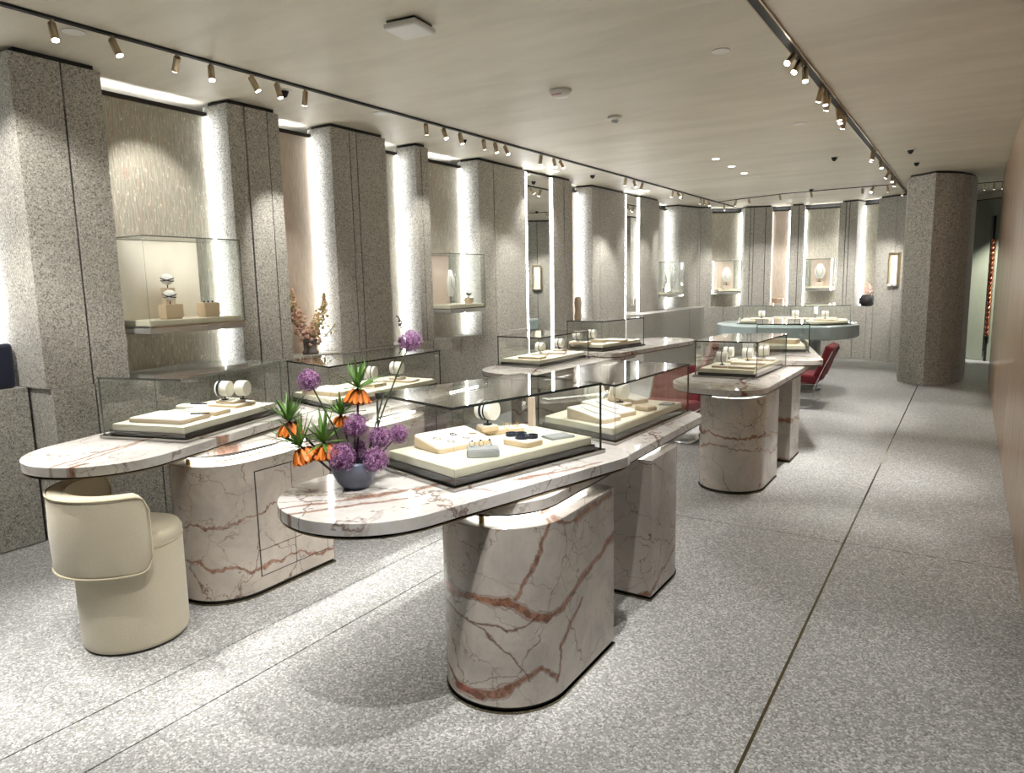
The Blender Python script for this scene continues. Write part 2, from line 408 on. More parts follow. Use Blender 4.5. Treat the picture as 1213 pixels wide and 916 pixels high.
# ---------------------------------------------------------------- lights helper
def spot(p, target, energy, size=50, blend=.6, color=WARM, rad=.02, parent=None):
    l = bpy.data.lights.new('spot_beam', 'SPOT'); l.energy = energy; l.spot_size = math.radians(size); l.spot_blend = blend
    l.color = color; l.shadow_soft_size = rad
    o = bpy.data.objects.new('spot_beam', l); COL.objects.link(o)
    d = Vector(target)-Vector(p)
    if parent: o.parent = parent; o.matrix_parent_inverse = Matrix.Identity(4); p = Vector(p)-parent.location
    o.location = p; o.rotation_euler = d.to_track_quat('-Z', 'Y').to_euler()
    return o
ZC = 2.9
# ================================================================ SETTING
# floor : dark bed, stone slabs, brass strip
fl = struct(B().box(-6, -4.3, -.06, 2.4, 17.5, -.02).build('floor', M['black']))
fl['label'] = 'pale grey speckled stone floor'
XC = [-6, -2.64, -2.33, -.53, 2.4]; YC = [-4.3, 0.0, 4.4, 8.8, 13.2, 17.5]
for i in range(4):
    for j in range(5):
        gx0 = .0035 if i else 0; gx1 = .0035 if i < 3 else 0
        if i == 3: gx0 = .006
        if i == 2: gx1 = .006
        B().box(XC[i]+gx0, YC[j]+.003, -.02, XC[i+1]-gx1, YC[j+1]-.003, 0).build('floor_slab', M['floor'], fl)
B().box(-.5355, -4.3, -.02, -.5245, 17.5, .0005).build('brass_strip', M['bronze'], fl, label='thin brass strip set along the floor')
cl = struct(B().box(-6, -4.3, ZC, 2.4, 17.5, ZC+.1).build('ceiling', M['plaster'])); cl['label'] = 'smooth cream plaster ceiling'

# wall path
WP = [(-4.56, -4), (-4.54, 1.0), (-4.55, 2.0), (-4.60, 3.46), (-4.60, 6.6), (-4.63, 9.5), (-4.60, 12.7), (-4.62, 13.2), (-4.45, 13.75), (-4.26, 13.94), (-3.79, 14.35), (-3.3, 14.55), (-2.77, 14.68), (-2.18, 14.68), (-1.82, 14.6), (-1.46, 14.42), (-.95, 14.08), (-.5, 13.6)]
WS = [0]
for a, b_ in zip(WP[:-1], WP[1:]): WS.append(WS[-1]+math.dist(a, b_))
def _nrm(i):
    a, b_ = WP[i], WP[i+1]; d = Vector((b_[0]-a[0], b_[1]-a[1])).normalized(); return Vector((d.y, -d.x))
def PW(s, off=0):
    s = max(0, min(WS[-1]-1e-6, s)); i = max(k for k in range(len(WS)-1) if WS[k] <= s)
    t = (s-WS[i])/(WS[i+1]-WS[i]); p = Vector(WP[i]).lerp(Vector(WP[i+1]), t)
    n0 = (_nrm(max(i-1, 0))+_nrm(i)).normalized(); n1 = (_nrm(i)+_nrm(min(i+1, len(WP)-2))).normalized()
    n = n0.lerp(n1, t).normalized(); q = p+n*off; return (q.x, q.y)
def strip(s0, s1, o0, o1):
    ss = [s0]+[w_ for w_ in WS if s0+.02 < w_ < s1-.02]+[s1]
    return [PW(s, o0) for s in ss]+[PW(s, o1) for s in ss[::-1]]
wl = struct(B().prism(strip(0, 17.0, -.60, -.75), 0, ZC).build('wall_left', M['black'])); wl['label'] = 'left wall of grey granite pilasters and lit niches'
wb = struct(B().prism(strip(17.0, WS[-1]-.001, -.32, -.5), 0, ZC).build('wall_back', M['black'])); wb['label'] = 'curved back wall of granite pilasters and lit niches'
def WPAR(s): return wl if s < 17.0 else wb
PIL = [[0.3, 1.3, 2.3, 3.3, 4.6], [6.03, 6.307, 6.541], [7.454, 7.602, 7.806, 7.916], [8.45, 8.67, 8.755, 9.125], [9.549, 9.628, 9.737], [10.60, 10.905, 11.60],
       [12.30, 12.602, 12.834], [13.458, 13.725, 14.62], [15.197, 15.63, 16.045], [17.06, 17.47, 17.74, 17.80, 18.049],
       [18.71, 18.815, 18.879, 19.098, 19.221], [19.54, 19.69, 19.789], [20.412, 20.523, 20.584, 20.728], [21.124, 21.5, 21.9, 22.35]]
ZL, ZT = .975, 2.87
for grp in PIL:
    for a, b_ in zip(grp[:-1], grp[1:]):
        g = .006
        z0 = ZL+.003
        if grp[0] in (12.30, 10.60, 13.458): z0 = 0 if grp[0] == 12.30 else z0
        if grp[0] == 21.124: z0 = 0
        o = random.uniform(-.004, .004)
        poly = strip(a+(g if a != grp[0] else 0), b_-(g if b_ != grp[-1] else 0), o, -.55 if a == 6.03 else -.27)
        B().prism(poly, z0, ZT).build('stone_panel', M['granite'], WPAR(a))
    # shadow gap on top and dark core behind grooves
    B().prism(strip(grp[0]+.04, grp[-1]-.03, -.02, -.265), 0.0, ZC).build('shadow_gap', M['black'], WPAR(grp[0]))
NICHE = [(4.6, 6.03, 0), (6.541, 7.454, 1), (7.916, 8.45, 2), (9.125, 9.549, 3), (9.737, 10.60, 4), (12.834, 13.458, 5), (16.045, 17.06, 6), (18.049, 18.71, 7), (19.221, 19.54, 8), (19.789, 20.412, 9), (20.728, 21.124, 10)]
for a, b_, k in NICHE:
    par = WPAR(a); off = -.24 if k else -.5
    fab = M['fabric_rose'] if k in (8, 5, 2) else M['fabric']
    B().prism(strip(a-.02, b_+.02, off, off-.02), ZL-.02, 2.80).build('niche_panel', fab, par)
    B().prism(strip(a, b_, off+.008, off-.03), 2.80, 2.83).build('top_rail', M['darkmetal'], par)
    for e in (((a+.004, a+.010), (b_-.010, b_-.004)) if k in (0, 7, 8, 9, 10) else ((b_-.010, b_-.004),)):
        B().prism(strip(e[0], e[1], off+.012, off+.002), ZL+.01, 2.80).build('led_strip', M['led'], par)
    for se, sg in (((b_-.075, 1),) if k < 7 else ((b_-.075, 1), (a+.075, -1))):
        p = PW(se, off+.07); q_ = PW(se+.05*sg, off+.085); l = bpy.data.lights.new('strip_wash', 'AREA'); l.shape = 'RECTANGLE'; l.size = 1.8; l.size_y = .02; l.energy = 1.7 if k < 7 else 1.2; l.color = (.93, .96, 1)
        o = bpy.data.objects.new('strip_wash', l); COL.objects.link(o); o.parent = par; o.location = (p[0], p[1], 1.88)
        dd = Vector((q_[0]-p[0], q_[1]-p[1], 0)).normalized(); zz = -dd; xx = Vector((0, 0, 1)); yy_ = zz.cross(xx)
        o.rotation_euler = Matrix((xx, yy_, zz)).transposed().to_euler()
    B().prism(strip(a+.03, b_-.03, off-.035, off-.05), 2.80, 2.815).build('led_strip', M['led'], par)
# ledges below the pilasters and niches
LED_CUTS = [(0.3, 5.2, 0), (5.2, 6.04, -1), (6.05, 6.307, 0), (6.307, 6.70, 0), (6.70, 7.2, 0), (7.2, 7.6, 0), (7.6, 8.1, 0), (8.1, 8.67, 0), (8.67, 9.12, 0), (9.12, 9.7, 0), (9.7, 10.17, 0), (10.17, 10.42, 0), (10.42, 10.905, 0), (10.905, 11.60, 0),
            (12.62, 13.1, 0), (13.1, 13.725, 0), (13.725, 14.62, 0), (17.88, 18.3, 0), (18.3, 18.72, 0), (18.72, 19.15, 0), (19.15, 19.6, 0), (19.6, 20.05, 0), (20.05, 20.42, 0), (20.42, 20.74, 0), (20.74, 21.0, 0), (21.0, 21.12, 0)]
for a, b_, t in LED_CUTS:
    o0 = .015+random.uniform(-.003, .003) if t == 0 else -.235
    B().prism(strip(a+.005, b_-.005, o0, -.6 if t else -.30), 0.006, ZL).build('ledge_block', M['granite'], WPAR(a))
for (a, b_) in ((5.2, 11.6), (12.62, 14.62), (17.88, 21.12)):
    B().prism(strip(a+.01, b_-.01, -.02 if a > 6 else -.3, -.32), 0, ZL-.01).build('ledge_core', M['black'], WPAR(a))
B().prism(strip(6.1, 11.59, -.2, -.32), 0, ZL-.01).build('ledge_core', M['black'], wl)
# smooth curved ledge block in front of the eighth pilaster
cb = [(-4.30, 10.62), (-4.28, 11.6), (-4.27, 12.2), (-4.25, 12.65)]
cb2 = [(-4.25, 12.66), (-4.22, 12.95), (-4.19, 13.15)]
B().prism(cb+[(-4.62, 12.65), (-4.61, 10.62)], 0, 1.0).build('ledge_block', M['curb_stone'], wl, bevel=.006)
B().prism(cb2+[(-4.36, 13.85), (-4.62, 13.3), (-4.62, 12.66)], 0, 1.0).build('ledge_block', M['curb_stone'], wl, bevel=.004)
# two tall mirrors with light strips
for a, b_, k in ((11.60, 12.30, 0), (14.62, 15.197, 1)):
    B().prism(strip(a, b_, -.03, -.05), 0.0, 2.87).build('mirror_panel', M['mirror'], wl, label='tall mirror panel between granite pilasters')
    for e in ((a+.004, a+.036, -.001, -.010), (b_-.008, b_-.003, -.015, -.025)):
        B().prism(strip(e[0], e[1], e[2], e[3]), .02, 2.86).build('led_strip', M['led'], wl)
# column
colp = [(-.80, 11.62), (-.47, 11.33), (-.30, 11.50), (-.15, 11.72), (-.05, 12.0), (0.0, 12.3), (.01, 12.6), (-.05, 12.9), (-.2, 13.1), (-.5, 13.15), (-.75, 12.8), (-.86, 12.2)]
cc = thing('stone_column', 'freestanding speckled granite column with a sharp front corner right of the tables', 'column', (-.4, 12.2, 0))
lp = [(x+.4, y-12.2) for x, y in colp]
B().prism(lp, .004, 2.87).build('shaft', M['granite_col'], cc)
B().prism(inset(lp, .02), 2.865, 2.899).build('shadow_gap', M['black'], cc)
# right wood wall
wr = struct(B().box(.32, 3.82, 0, 2.3, 12.0, ZC).build('wall_right', M['black'])); wr['label'] = 'glossy walnut panelled wall at the right edge'
yy = 3.80
while yy < 11.9:
    y2 = min(yy+.82, 12.0); B().box(.30, yy+.001, .004, .325, y2-.001, ZC-.003).build('wood_panel', M['wood'], wr); yy = y2
B().box(.30, 3.785, .004, 1.4, 3.80, ZC-.003).build('wood_panel', M['wood'], wr)
# walls behind the camera and to its right
wf = struct(B().box(-5.5, -4.3, 0, 2.4, -4.2, ZC).build('wall_front', M['granite'])); wf['label'] = 'granite wall behind the viewer'
struct(B().box(2.3, -4.3, 0, 2.4, 3.9, ZC).build('wall_side', M['granite']))
# green wall at the far right with door
g0 = Vector((-.75, 16.1)); g1 = Vector((1.3, 13.95)); gd = (g1-g0).normalized(); gn = Vector((gd.y, -gd.x))*-1
def GP(t, o=0): q = g0+gd*t-gn*o; return (q.x, q.y)
if gn.dot(Vector((0, -1))) > 0: gn = -gn
def GP(t, o=0): q = g0+gd*t-gn*o; return (q.x, q.y)
GL = (g1-g0).length
gw = struct(B().prism([GP(0), GP(GL), GP(GL, -.1), GP(0, -.1)], 0, 2.80).build('wall_far', M['green'])); gw['label'] = 'sage green wall beyond the column'
B().prism([GP(0, .01), GP(GL, .01), GP(GL, -.1), GP(0, -.1)], 2.80, ZC).build('top_band', M['plaster'], gw)
B().prism([GP(0, .015), GP(GL, .015), GP(GL, 0), GP(0, 0)], 2.785, 2.80).build('top_rail', M['darkmetal'], gw)
struct(B().box(.3, 12.0, 0, 2.4, 12.1, ZC).build('wall_return', M['green']))
struct(B().box(-1.0, 16.9, 0, 2.4, 17.0, ZC).build('wall_end', M['granite']))
# ================================================================ TABLES
def frame(ang):
    u = Vector((math.sin(ang), math.cos(ang))); v = Vector((u.y, -u.x))
    return lambda a, b_: tuple(u*a+v*b_)          # (u,v) -> (x,y)
FA, FB, FC, FD = frame(math.radians(15)), frame(math.radians(-15)), frame(math.radians(8)), frame(math.radians(-15))
def pedestal(t, loc, x0, x1, y0, y1, near, mat, door=False):
    r = .245
    rad = (r, r, 0, 0) if near else (0, 0, r, r)
    poly = rrect(x0, y0, x1, y1, rad, 14)
    P = [(x-loc[0], y-loc[1]) for x, y in poly]
    p = B().prism(P, .022, .70).build('pedestal', mat, t, smooth=True, bevel=.003, seg=1)
    B().prism(inset(P, .008), .011, .023).build('recess', M['black'], p)
    B().prism(inset(P, -.004), 0, .010).build('base_ring', M['bronze'], p)
    B().ring(inset(P, .085), inset(P, .10), .712, .7225).build('led_strip', M['led_soft'], p)
    cx, cy = (x0+x1)/2-loc[0], (y0+y1)/2-loc[1]
    ys = (y0-loc[1]+.05, y1-loc[1]-.09) if near else (y0-loc[1]+.09, y1-loc[1]-.05)
    for (px, py) in ((cx+.02, ys[0]), (cx+.02, ys[1])):
        B().lathe([(.011, .70), (.011, .7245)], 12, (px, py, 0)).build('post', M['brass'], p, smooth=True)
    if door:
        xf = x1-loc[0]
        def pan(nm, ya, yb, za, zb):
            b = B().box(xf-.004, ya-loc[1], za, xf+.0035, yb-loc[1], zb)
            o = b.build(nm, mat, p, bevel=.0008, seg=1); return o
        B().box(xf-.003, 2.205-loc[1], .095, xf+.0006, 2.655-loc[1], .645).build('door_gap', M['black'], p)
        pan('door', 2.21, 2.43, .235, .64); pan('door', 2.434, 2.65, .235, .64)
        pan('drawer', 2.21, 2.43, .10, .231); pan('drawer', 2.434, 2.65, .10, .231)
    return p
def table(name, label, loc, low, lowr, up, fr, peds, mlow, mup, mped, doors=False):
    t = thing(name, label, 'table', (loc[0], loc[1], 0))
    x0, x1, y0, y1 = low
    P = [(x-loc[0], y-loc[1]) for x, y in rrect(x0, y0, x1, y1, lowr, 14)]
    s1 = B().prism(P, .73, .77).build('lower_slab', mlow, t, smooth=True, bevel=.002, seg=1)
    B().prism(inset(P, .004), .7235, .7305).build('dark_trim', M['black'], s1)
    u0, u1, v0, v1, tip_low, rr = up
    w_ = (v1-v0)/2
    if tip_low:    # round tip at small u
        q = rrect(u0, v0, u1, v1, (w_*.98, rr, rr, w_*.98), 18)
    else:
        q = rrect(u0, v0, u1, v1, (rr, w_*.98, w_*.98, rr), 18)
    # make the round end slightly elliptical
    Q = [fr(a, b_) for a, b_ in q]; Q = [(x-loc[0], y-loc[1]) for x, y in Q]
    s2 = B().prism(Q, .782, .825).build('upper_slab', mup, t, smooth=True, bevel=.002, seg=1)
    B().prism(inset(Q, .010), .7745, .7825).build('dark_trim', M['black'], s2)
    B().prism(inset(Q, .006), .7703, .7747).build('bottom_trim', M['brass_head'], s2)
    for k, (a, b_, c, d, near) in enumerate(peds):
        pedestal(t, loc, a, b_, c, d, near, mped[k], door=(doors and k == 0))
    return t
VD = (.20, .10, .07)
veinA = marble('marble_front_pedestal', base=(.60, .555, .50), seed=1, hz=True, segs=[
    (-.52, .44, -.42, .44, .030, VR, .9), (-.42, .44, -.30, .425, .036, VR, .95), (-.30, .425, -.143, .345, .024, VR, .95), (-.143, .345, -.013, .385, .018, VR, .9), (-.013, .385, .25, .50, .020, VR, .9),
    (-.264, .44, -.19, .58, .011, VR, .9), (-.19, .58, -.12, .72, .010, VR, .9), (-.10, .08, -.09, .21, .008, VR, .9), (-.09, .21, .035, .33, .012, VR, .9),
    (-.12, .70, .0, .66, .007, VR, .9), (.0, .66, .22, .68, .024, VR, .85), (-.52, .16, -.45, .06, .007, VD, .9), (-.45, .06, -.40, .055, .03, (.36, .11, .07), .95), (-.40, .06, -.30, .10, .026, VR, .95), (-.30, .10, -.18, .155, .018, VR, .9), (-.18, .155, -.10, .09, .007, VR, .9),
    (-.48, .38, -.38, .31, .004, VD, .8), (-.38, .31, -.27, .22, .004, VD, .8), (-.27, .22, -.22, .12, .003, VD, .8), (-.42, .34, -.30, .32, .004, VD, .8), (-.30, .32, -.18, .37, .004, VD, .8)])
veinA2 = marble('marble_front_pedestal_rear', veins=[(-.1, -.5, 1, -.25, .035, .3, VR)], seed=2, base=(.56, .52, .48))
veinB = marble('marble_left_pedestal', veins=[(.15, .1, 1, .17, .014, .3, VR), (0, -.1, 1, .46, .006, .3, (.35, .22, .18))], seed=3, base=(.52, .47, .41), grey=(.40, .36, .32))
veinD = marble('marble_far_pedestal', veins=[(.1, .1, 1, .36, .012, .3, VR), (.1, .2, 1, .18, .008, .3, VO)], seed=4, base=(.58, .53, .47))
veinD2 = marble('marble_far_pedestal_rear', veins=[(0, .1, 1, .38, .03, .25, VR), (0, .1, 1, .02, .05, .3, VR)], seed=5, base=(.58, .53, .47))
slabA = marble('marble_front_top', base=(.70, .69, .68), grey=(.58, .56, .54), seed=6, rough=.07, segs=[
    (-.52, -.98, -.24, -.86, .085, (.36, .32, .27), .85), (-.40, -1.14, -.25, -.92, .016, VR, .85), (-.25, -.92, -.12, -.70, .045, (.34, .19, .13), .9), (-.12, -.70, .0, -.50, .030, (.50, .26, .18), .8), (.0, -.5, .1, -.3, .018, VO, .7),
    (-.33, -1.17, -.20, -.98, .014, VR, .85), (-.20, -.98, -.06, -.78, .016, VR, .8), (.13, -.42, .20, -.30, .022, VR, .8), (.20, -.30, .3, -.05, .014, VR, .7), (.02, -.62, .16, -.60, .008, VR, .8)])
slabA2 = marble('marble_front_lower_top', base=(.74, .72, .71), grey=(.60, .58, .56), veins=[(.8, .6, 0, .6, .012, .2, VR)], seed=7, rough=.07)
slabB = marble('marble_left_top', base=(.68, .66, .63), grey=(.55, .53, .51), seed=8, rough=.08, segs=[
    (.12, -1.2, .03, -.95, .012, VO, .8), (.03, -.95, -.04, -.67, .018, (.50, .30, .24), .8), (.16, -1.16, .07, -.93, .010, VO, .8), (.07, -.93, -.04, -.67, .008, VO, .8), (-.04, -.67, -.2, -.3, .014, VO, .6),
    (.20, -1.16, .19, -1.10, .03, VR, .9), (.22, -.5, .25, -.38, .03, VR, .8), (.16, -.62, .22, -.5, .012, VR, .8)])
slabD = marble('marble_far_top', base=(.70, .67, .64), grey=(.55, .53, .51), veins=[(1, .2, 0, .0, .03, .3, VR), (.3, 1, 0, .9, .03, .3, VO)], seed=9, rough=.08)
TA = table('display_table', 'near right marble display table, flower bowl on its rounded end', (-1.5, 2.6), (-1.90, -1.245, 1.99, 4.08), (.24, .25, .16, .28),
           (.955, 2.39, -2.465, -1.80, True, .14), FA, [(-1.69, -1.195, 1.955, 2.64, True), (-1.70, -1.215, 3.11, 3.66, False)], slabA2, slabA, (veinA, veinA2))
TB = table('display_table', 'near left marble display table with cupboard doors in its pedestal, cream stool at its end', (-3.3, 2.6), (-3.86, -3.06, 1.99, 4.12), (.24, .25, .25, .16),
           (2.165, 3.62, -3.09, -2.41, True, .14), FB, [(-3.43, -2.94, 1.955, 2.70, True), (-3.43, -2.95, 3.11, 3.70, False)], slabB, slabB, (veinB, veinB), True)
TC = table('display_table', 'far left marble display table in front of the tall mirrors', (-3.3, 6.0), (-3.74, -2.97, 5.07, 7.2), (.40, .25, .1, .1),
           (6.02, 8.0, -4.50, -3.80, False, .14), FC, [(-3.48, -3.0, 5.25, 5.9, True), (-3.48, -3.0, 6.5, 7.1, False)], slabD, slabD, (veinD, veinD))
TD = table('display_table', 'far right marble display table left of the red chair', (-1.5, 6.0), (-1.90, -1.16, 4.94, 7.1), (.42, .27, .1, .1),
           (6.60, 8.50, .06, .725, False, .14), FD, [(-1.66, -1.185, 5.02, 5.66, True), (-1.67, -1.185, 6.14, 6.72, False)], slabD, slabD, (veinD, veinD2))
# round salon table
rt = thing('round_table', 'large round pale blue-green stone table in the far alcove', 'table', (-2.14, 10.5, 0))
B().lathe([(.90, .72), (.93, .74), (.93, .89), (.915, .90)], 64).build('table_top', M['aqua'], rt, smooth=True)
B().lathe([(.50, 0.0), (.50, .02), (.44, .03), (.46, .70), (.55, .72)], 48).build('pedestal', M['aqua'], rt, smooth=True)

# ================================================================ GLASS CASES
def case(name, label, quad, z0, z1, edge='edge_dark', basem='mirrorbase', glass='glass', h_board=(.035, .068), group=None, base_out=.012):
    cx = sum(p[0] for p in quad)/len(quad); cy = sum(p[1] for p in quad)/len(quad)
    t = thing(name, label, 'display case', (cx, cy, z0), group=group)
    Q = [(x-cx, y-cy) for x, y in quad]
    ar = sum(Q[i][0]*Q[(i+1) % len(Q)][1]-Q[(i+1) % len(Q)][0]*Q[i][1] for i in range(len(Q)))
    if ar < 0: Q = Q[::-1]
    n = len(Q); H = z1-z0
    B().prism(inset(Q, -base_out), 0, .016).build('base_plate', M[basem], t, bevel=.002, seg=1)
    B().prism(inset(Q, .02), .016, h_board[0]).build('base_recess', M['darkmetal'], t)
    B().prism(inset(Q, .03), h_board[0], h_board[1]).build('display_board', M['cream'], t, bevel=.003)
    I = inset(Q, .006)
    for i in range(n):
        j = (i+1) % n; a, b_, c, d = Q[i], Q[j], I[j], I[i]
        bb = B(); zt, zb = H-.010, .016
        vs = [(*a, zb), (*b_, zb), (*c, zb), (*d, zb), (*a, zt), (*b_, zt), (*c, zt), (*d, zt)]
        bb.add(vs, [(0, 1, 5, 4), (2, 3, 7, 6)], 0); bb.add(vs, [(0, 3, 2, 1), (4, 5, 6, 7), (1, 2, 6, 5), (3, 0, 4, 7)], 1)
        bb.build('glass_pane', [M[glass], M[edge]], t)
    B().prism(inset(Q, -.002), H-.010, H, 0, side=1).build('top_pane', [M[glass], M[edge]], t)
    return t
qA1 = [FA(1.48, -1.93), FA(2.27, -1.93), FA(2.27, -2.42), FA(1.48, -2.42)]
cA1 = case('display_case', 'glass jewellery case nearest the flower bowl, drum stand with dark bracelet inside', qA1, .8251, 1.125)
qA2 = [(-1.38, 3.06), (-1.34, 4.0), (-1.86, 4.0), (-1.90, 3.22)]
cA2 = case('display_case', 'glass case with pale trays on the rear half of the near right table', qA2, .7701, 1.06)
qB1 = [FB(2.69, -2.48), FB(3.46, -2.48), FB(3.46, -2.98), FB(2.69, -2.98)]
cB1 = case('display_case', 'silver-edged glass case at far left of the photo above the cream stool', qB1, .8251, 1.13, 'edge_light')
qB2 = [(-3.31, 3.08), (-3.32, 4.2), (-3.82, 4.2), (-3.86, 3.22)]
cB2 = case('display_case', 'glass case behind the flower bouquet on the near left table', qB2, .7701, 1.055, 'edge_dark')
qC1 = [(-3.22, 5.52), (-3.20, 6.45), (-3.70, 6.48), (-3.70, 5.55)]
cC1 = case('display_case', 'nearer glass case on the far left table, standing before the mirror', qC1, .7701, 1.05)
qC2 = [FC(6.10, -4.0), FC(6.92, -4.0), FC(6.92, -4.45), FC(6.10, -4.45)]
cC2 = case('display_case', 'farther glass case with a reddish bronze base on the far left table', qC2, .8251, 1.135, basem='darkmetal')
qD1 = [(-1.33, 5.55), (-1.30, 6.44), (-1.80, 6.31), (-1.81, 5.54)]
cD1 = case('display_case', 'nearer glass case on the far right table, above the rounded pedestal', qD1, .7701, 1.06)
qD2 = [FD(7.21, .65), FD(8.0, .65), FD(8.0, .18), FD(7.21, .18)]
cD2 = case('display_case', 'farther glass case on the far right table, beside the red chair', qD2, .8251, 1.105)
oct_ = [(-2.70, 10.1), (-1.62, 9.98), (-1.30, 10.35), (-1.38, 10.85), (-2.3, 11.1), (-2.82, 10.8)]
cR = case('display_case', 'wide many-sided glass case on the round blue-green table', oct_, .901, 1.16, 'edge_light', h_board=(.02, .05))

# ---- things inside
def slab_tray(label, loc, size, rz, h=.02, body='tan', top='whitetop', tilt=0., r=.02, group=None, cat='tray', name='display_tray'):
    t = thing(name, label, cat, loc, group=group)
    t.rotation_euler = (0, 0, rz)
    w_, d = size
    P = rrect(-w_/2, -d/2, w_/2, d/2, r, 5)
    if tilt:
        b = B(); n = len(P)
        vs = [(x, y, 0) for x, y in P]+[(x, y, h+(y+d/2)*tilt) for x, y in P]
        b.add(vs, [tuple(range(n))[::-1], tuple(range(n, 2*n))]+[(i, (i+1) % n, n+(i+1) % n, n+i) for i in range(n)])
        b.build('tray_body', M[body], t, smooth=True, bevel=.003)
        P2 = inset(P, .004); b = B()
        vs = [(x, y, h+.0003+(y+d/2)*tilt) for x, y in P2]+[(x, y, h+.003+(y+d/2)*tilt) for x, y in P2]
        b.add(vs, [tuple(range(n))[::-1], tuple(range(n, 2*n))]+[(i, (i+1) % n, n+(i+1) % n, n+i) for i in range(n)])
        b.build('top_pad', M[top], t)
    else:
        B().prism(P, 0, h-.003).build('tray_body', M[body], t, smooth=True, bevel=.003)
        B().prism(inset(P, .004), h-.003, h).build('top_pad', M[top], t, bevel=.0015, seg=1)
    return t
def drum(label, loc, rz, R=.036, w_=.07, hgt=.055, group=None):
    t = thing('bracelet_stand', label, 'stand', loc, group=group); t.rotation_euler = (0, 0, rz)
    B().box(-.014, -.014, 0, .014, .014, .006).build('foot', M['black'], t)
    B().lathe([(.004, .006), (.004, hgt-R+.004)], 8).build('stem', M['black'], t)
    rot = Euler((math.pi/2, 0, 0)).to_matrix()
    B().lathe([(R-.004, -w_/2), (R, -w_/2+.004), (R, w_/2-.004), (R-.004, w_/2)], 28, (0, 0, hgt), R=rot).build('drum', M['whitetop'], t, smooth=True)
    B().lathe([(.0001, -w_/2-.0012), (R-.005, -w_/2-.0012), (R-.005, -w_/2+.002)], 24, (0, 0, hgt), R=rot).build('drum_face', M['cream'], t)
    return t
def bangle(label, loc, rz, R=.0385, w_=.007, mat='bracelet', group=None, upright=True, name='bracelet', cat='bracelet', tilt=0):
    rot = Euler((math.pi/2 if upright else 0, 0, 0)).to_matrix()
    b = B(); prof = [(R-.0016, -w_/2), (R+.0022, -w_/2), (R+.0022, w_/2), (R-.0016, w_/2)]
    vs = []; fs = []; n = 26
    for k in range(n):
        a = 2*math.pi*k/n
        for r_, z in prof: vs.append(rot @ Vector((r_*math.cos(a), r_*math.sin(a), z)))
    for k in range(n):
        j = (k+1) % n
        for i in range(4): fs.append((k*4+i, j*4+i, j*4+(i+1) % 4, k*4+(i+1) % 4))
    b.add(vs, fs)
    o = b.build(name, M[mat], None, smooth=True, loc=loc); o.rotation_euler = (tilt, 0, rz)
    return tag(o, label, cat, group)
def ringj(label, loc, rz, mat='gold', R=.011, group=None, stone='bracelet'):
    t = thing('ring', label, 'ring', loc, group=group); t.rotation_euler = (math.radians(70), 0, rz)
    B().torus((0, R, 0), R, .0018, n=16, m_=5).build('band', M[mat], t, smooth='all')
    B().sphere((0, 2*R+.001, 0), .0042, 8, 6).build('stone', M[stone], t, smooth='all')
    return t
def chain(label, pts, mat='silver', r=.0022, group=None, name='necklace'):
    c = pts[0]; o = B().tube([Vector(p)-Vector(c) for p in pts], r, 5).build(name, M[mat], None, smooth='all', loc=c)
    return tag(o, label, 'necklace', group)
rA = -math.radians(15)
def uvA(u, v, z=0): p = FA(u, v); return (p[0], p[1], z)
zA = .8251+.069
# tilted ring tray (low side to the aisle)
slab_tray('sloping white tray with earrings, left of the grey block in the nearest case', uvA(1.74, -2.27, zA), (.27, .19), math.radians(73), .018, tilt=.16, r=.025)
jt = [(1.66, -2.27, 'silver'), (1.69, -2.215, 'silver'), (1.75, -2.28, 'bracelet'), (1.77, -2.22, 'silver'), (1.83, -2.25, 'gold')]
nm = ['leftmost silver hoop', 'second silver hoop', 'dark blue jewelled piece', 'silver piece beside the gold ring', 'gold ring']
for (u, v, mt), n_ in zip(jt, nm):
    p = uvA(u, v, zA+.0235+(-v-2.175)*.16+.002); b = B().torus((0, 0, 0), .011, .0016, n=14, m_=5, sc=1.5)
    o = b.build('earring', M[mt], None, smooth='all', loc=p); o.rotation_euler = (.1, 0, random.uniform(0, 3))
    tag(o, n_+' on the sloping white tray in the nearest glass case', 'jewellery')
slab_tray('small grey suede block with rings, at the front corner of the nearest case', (-1.535, 2.185, zA), (.125, .085), rA+.9, .032, 'greytray', 'greytray', r=.015)
for k, (x, y, mt) in enumerate([(-1.565, 2.155, 'silver'), (-1.54, 2.185, 'gold'), (-1.515, 2.215, 'silver')]):
    ringj(['left silver ring', 'middle gold ring', 'right dark-stoned silver ring'][k]+' on the grey suede block', (x, y, zA+.035), k*.8+.4, mt)
slab_tray('lower long tan block under the square block in the nearest case', (-1.70, 2.57, zA), (.075, .20), -math.radians(40), .022, 'tan', 'whitetop', r=.03)
slab_tray('small square tan block carrying the drum stand in the nearest case', (-1.73, 2.50, zA+.022), (.075, .085), -math.radians(30), .022, 'tan', 'whitetop', r=.015)
drum('white drum stand with dark navy bracelet in the nearest glass case', (-1.728, 2.50, zA+.044), math.radians(82), .042, .085, .066)
bangle('dark navy bangle around the drum in the nearest glass case', (-1.735, 2.501, zA+.11), math.radians(82), .0445, .010)
bangle('second dark navy bangle around the drum in the nearest glass case', (-1.715, 2.498, zA+.11), math.radians(82), .0445, .005)
for k, (x, y) in enumerate([(-1.665, 2.555), (-1.645, 2.60)]):
    bangle('gold loop on the long tan block, '+['left', 'right'][k]+' of the two', (x, y, zA+.035), .4+k, .012, .003, 'gold', name='ring', cat='ring')
b = B().box(-.012, -.012, 0, .012, .012, .13); o = b.build('earring_post', M['pinkcream'], None, loc=(-1.60, 2.66, zA+.022)); tag(o, 'slim ivory post behind the tan trays in the nearest case', 'stand')
slab_tray('wide tan tray with dark bracelets in the nearest glass case', (-1.50, 2.42, zA), (.15, .11), -math.radians(10), .024, 'tan', 'whitetop', r=.03)
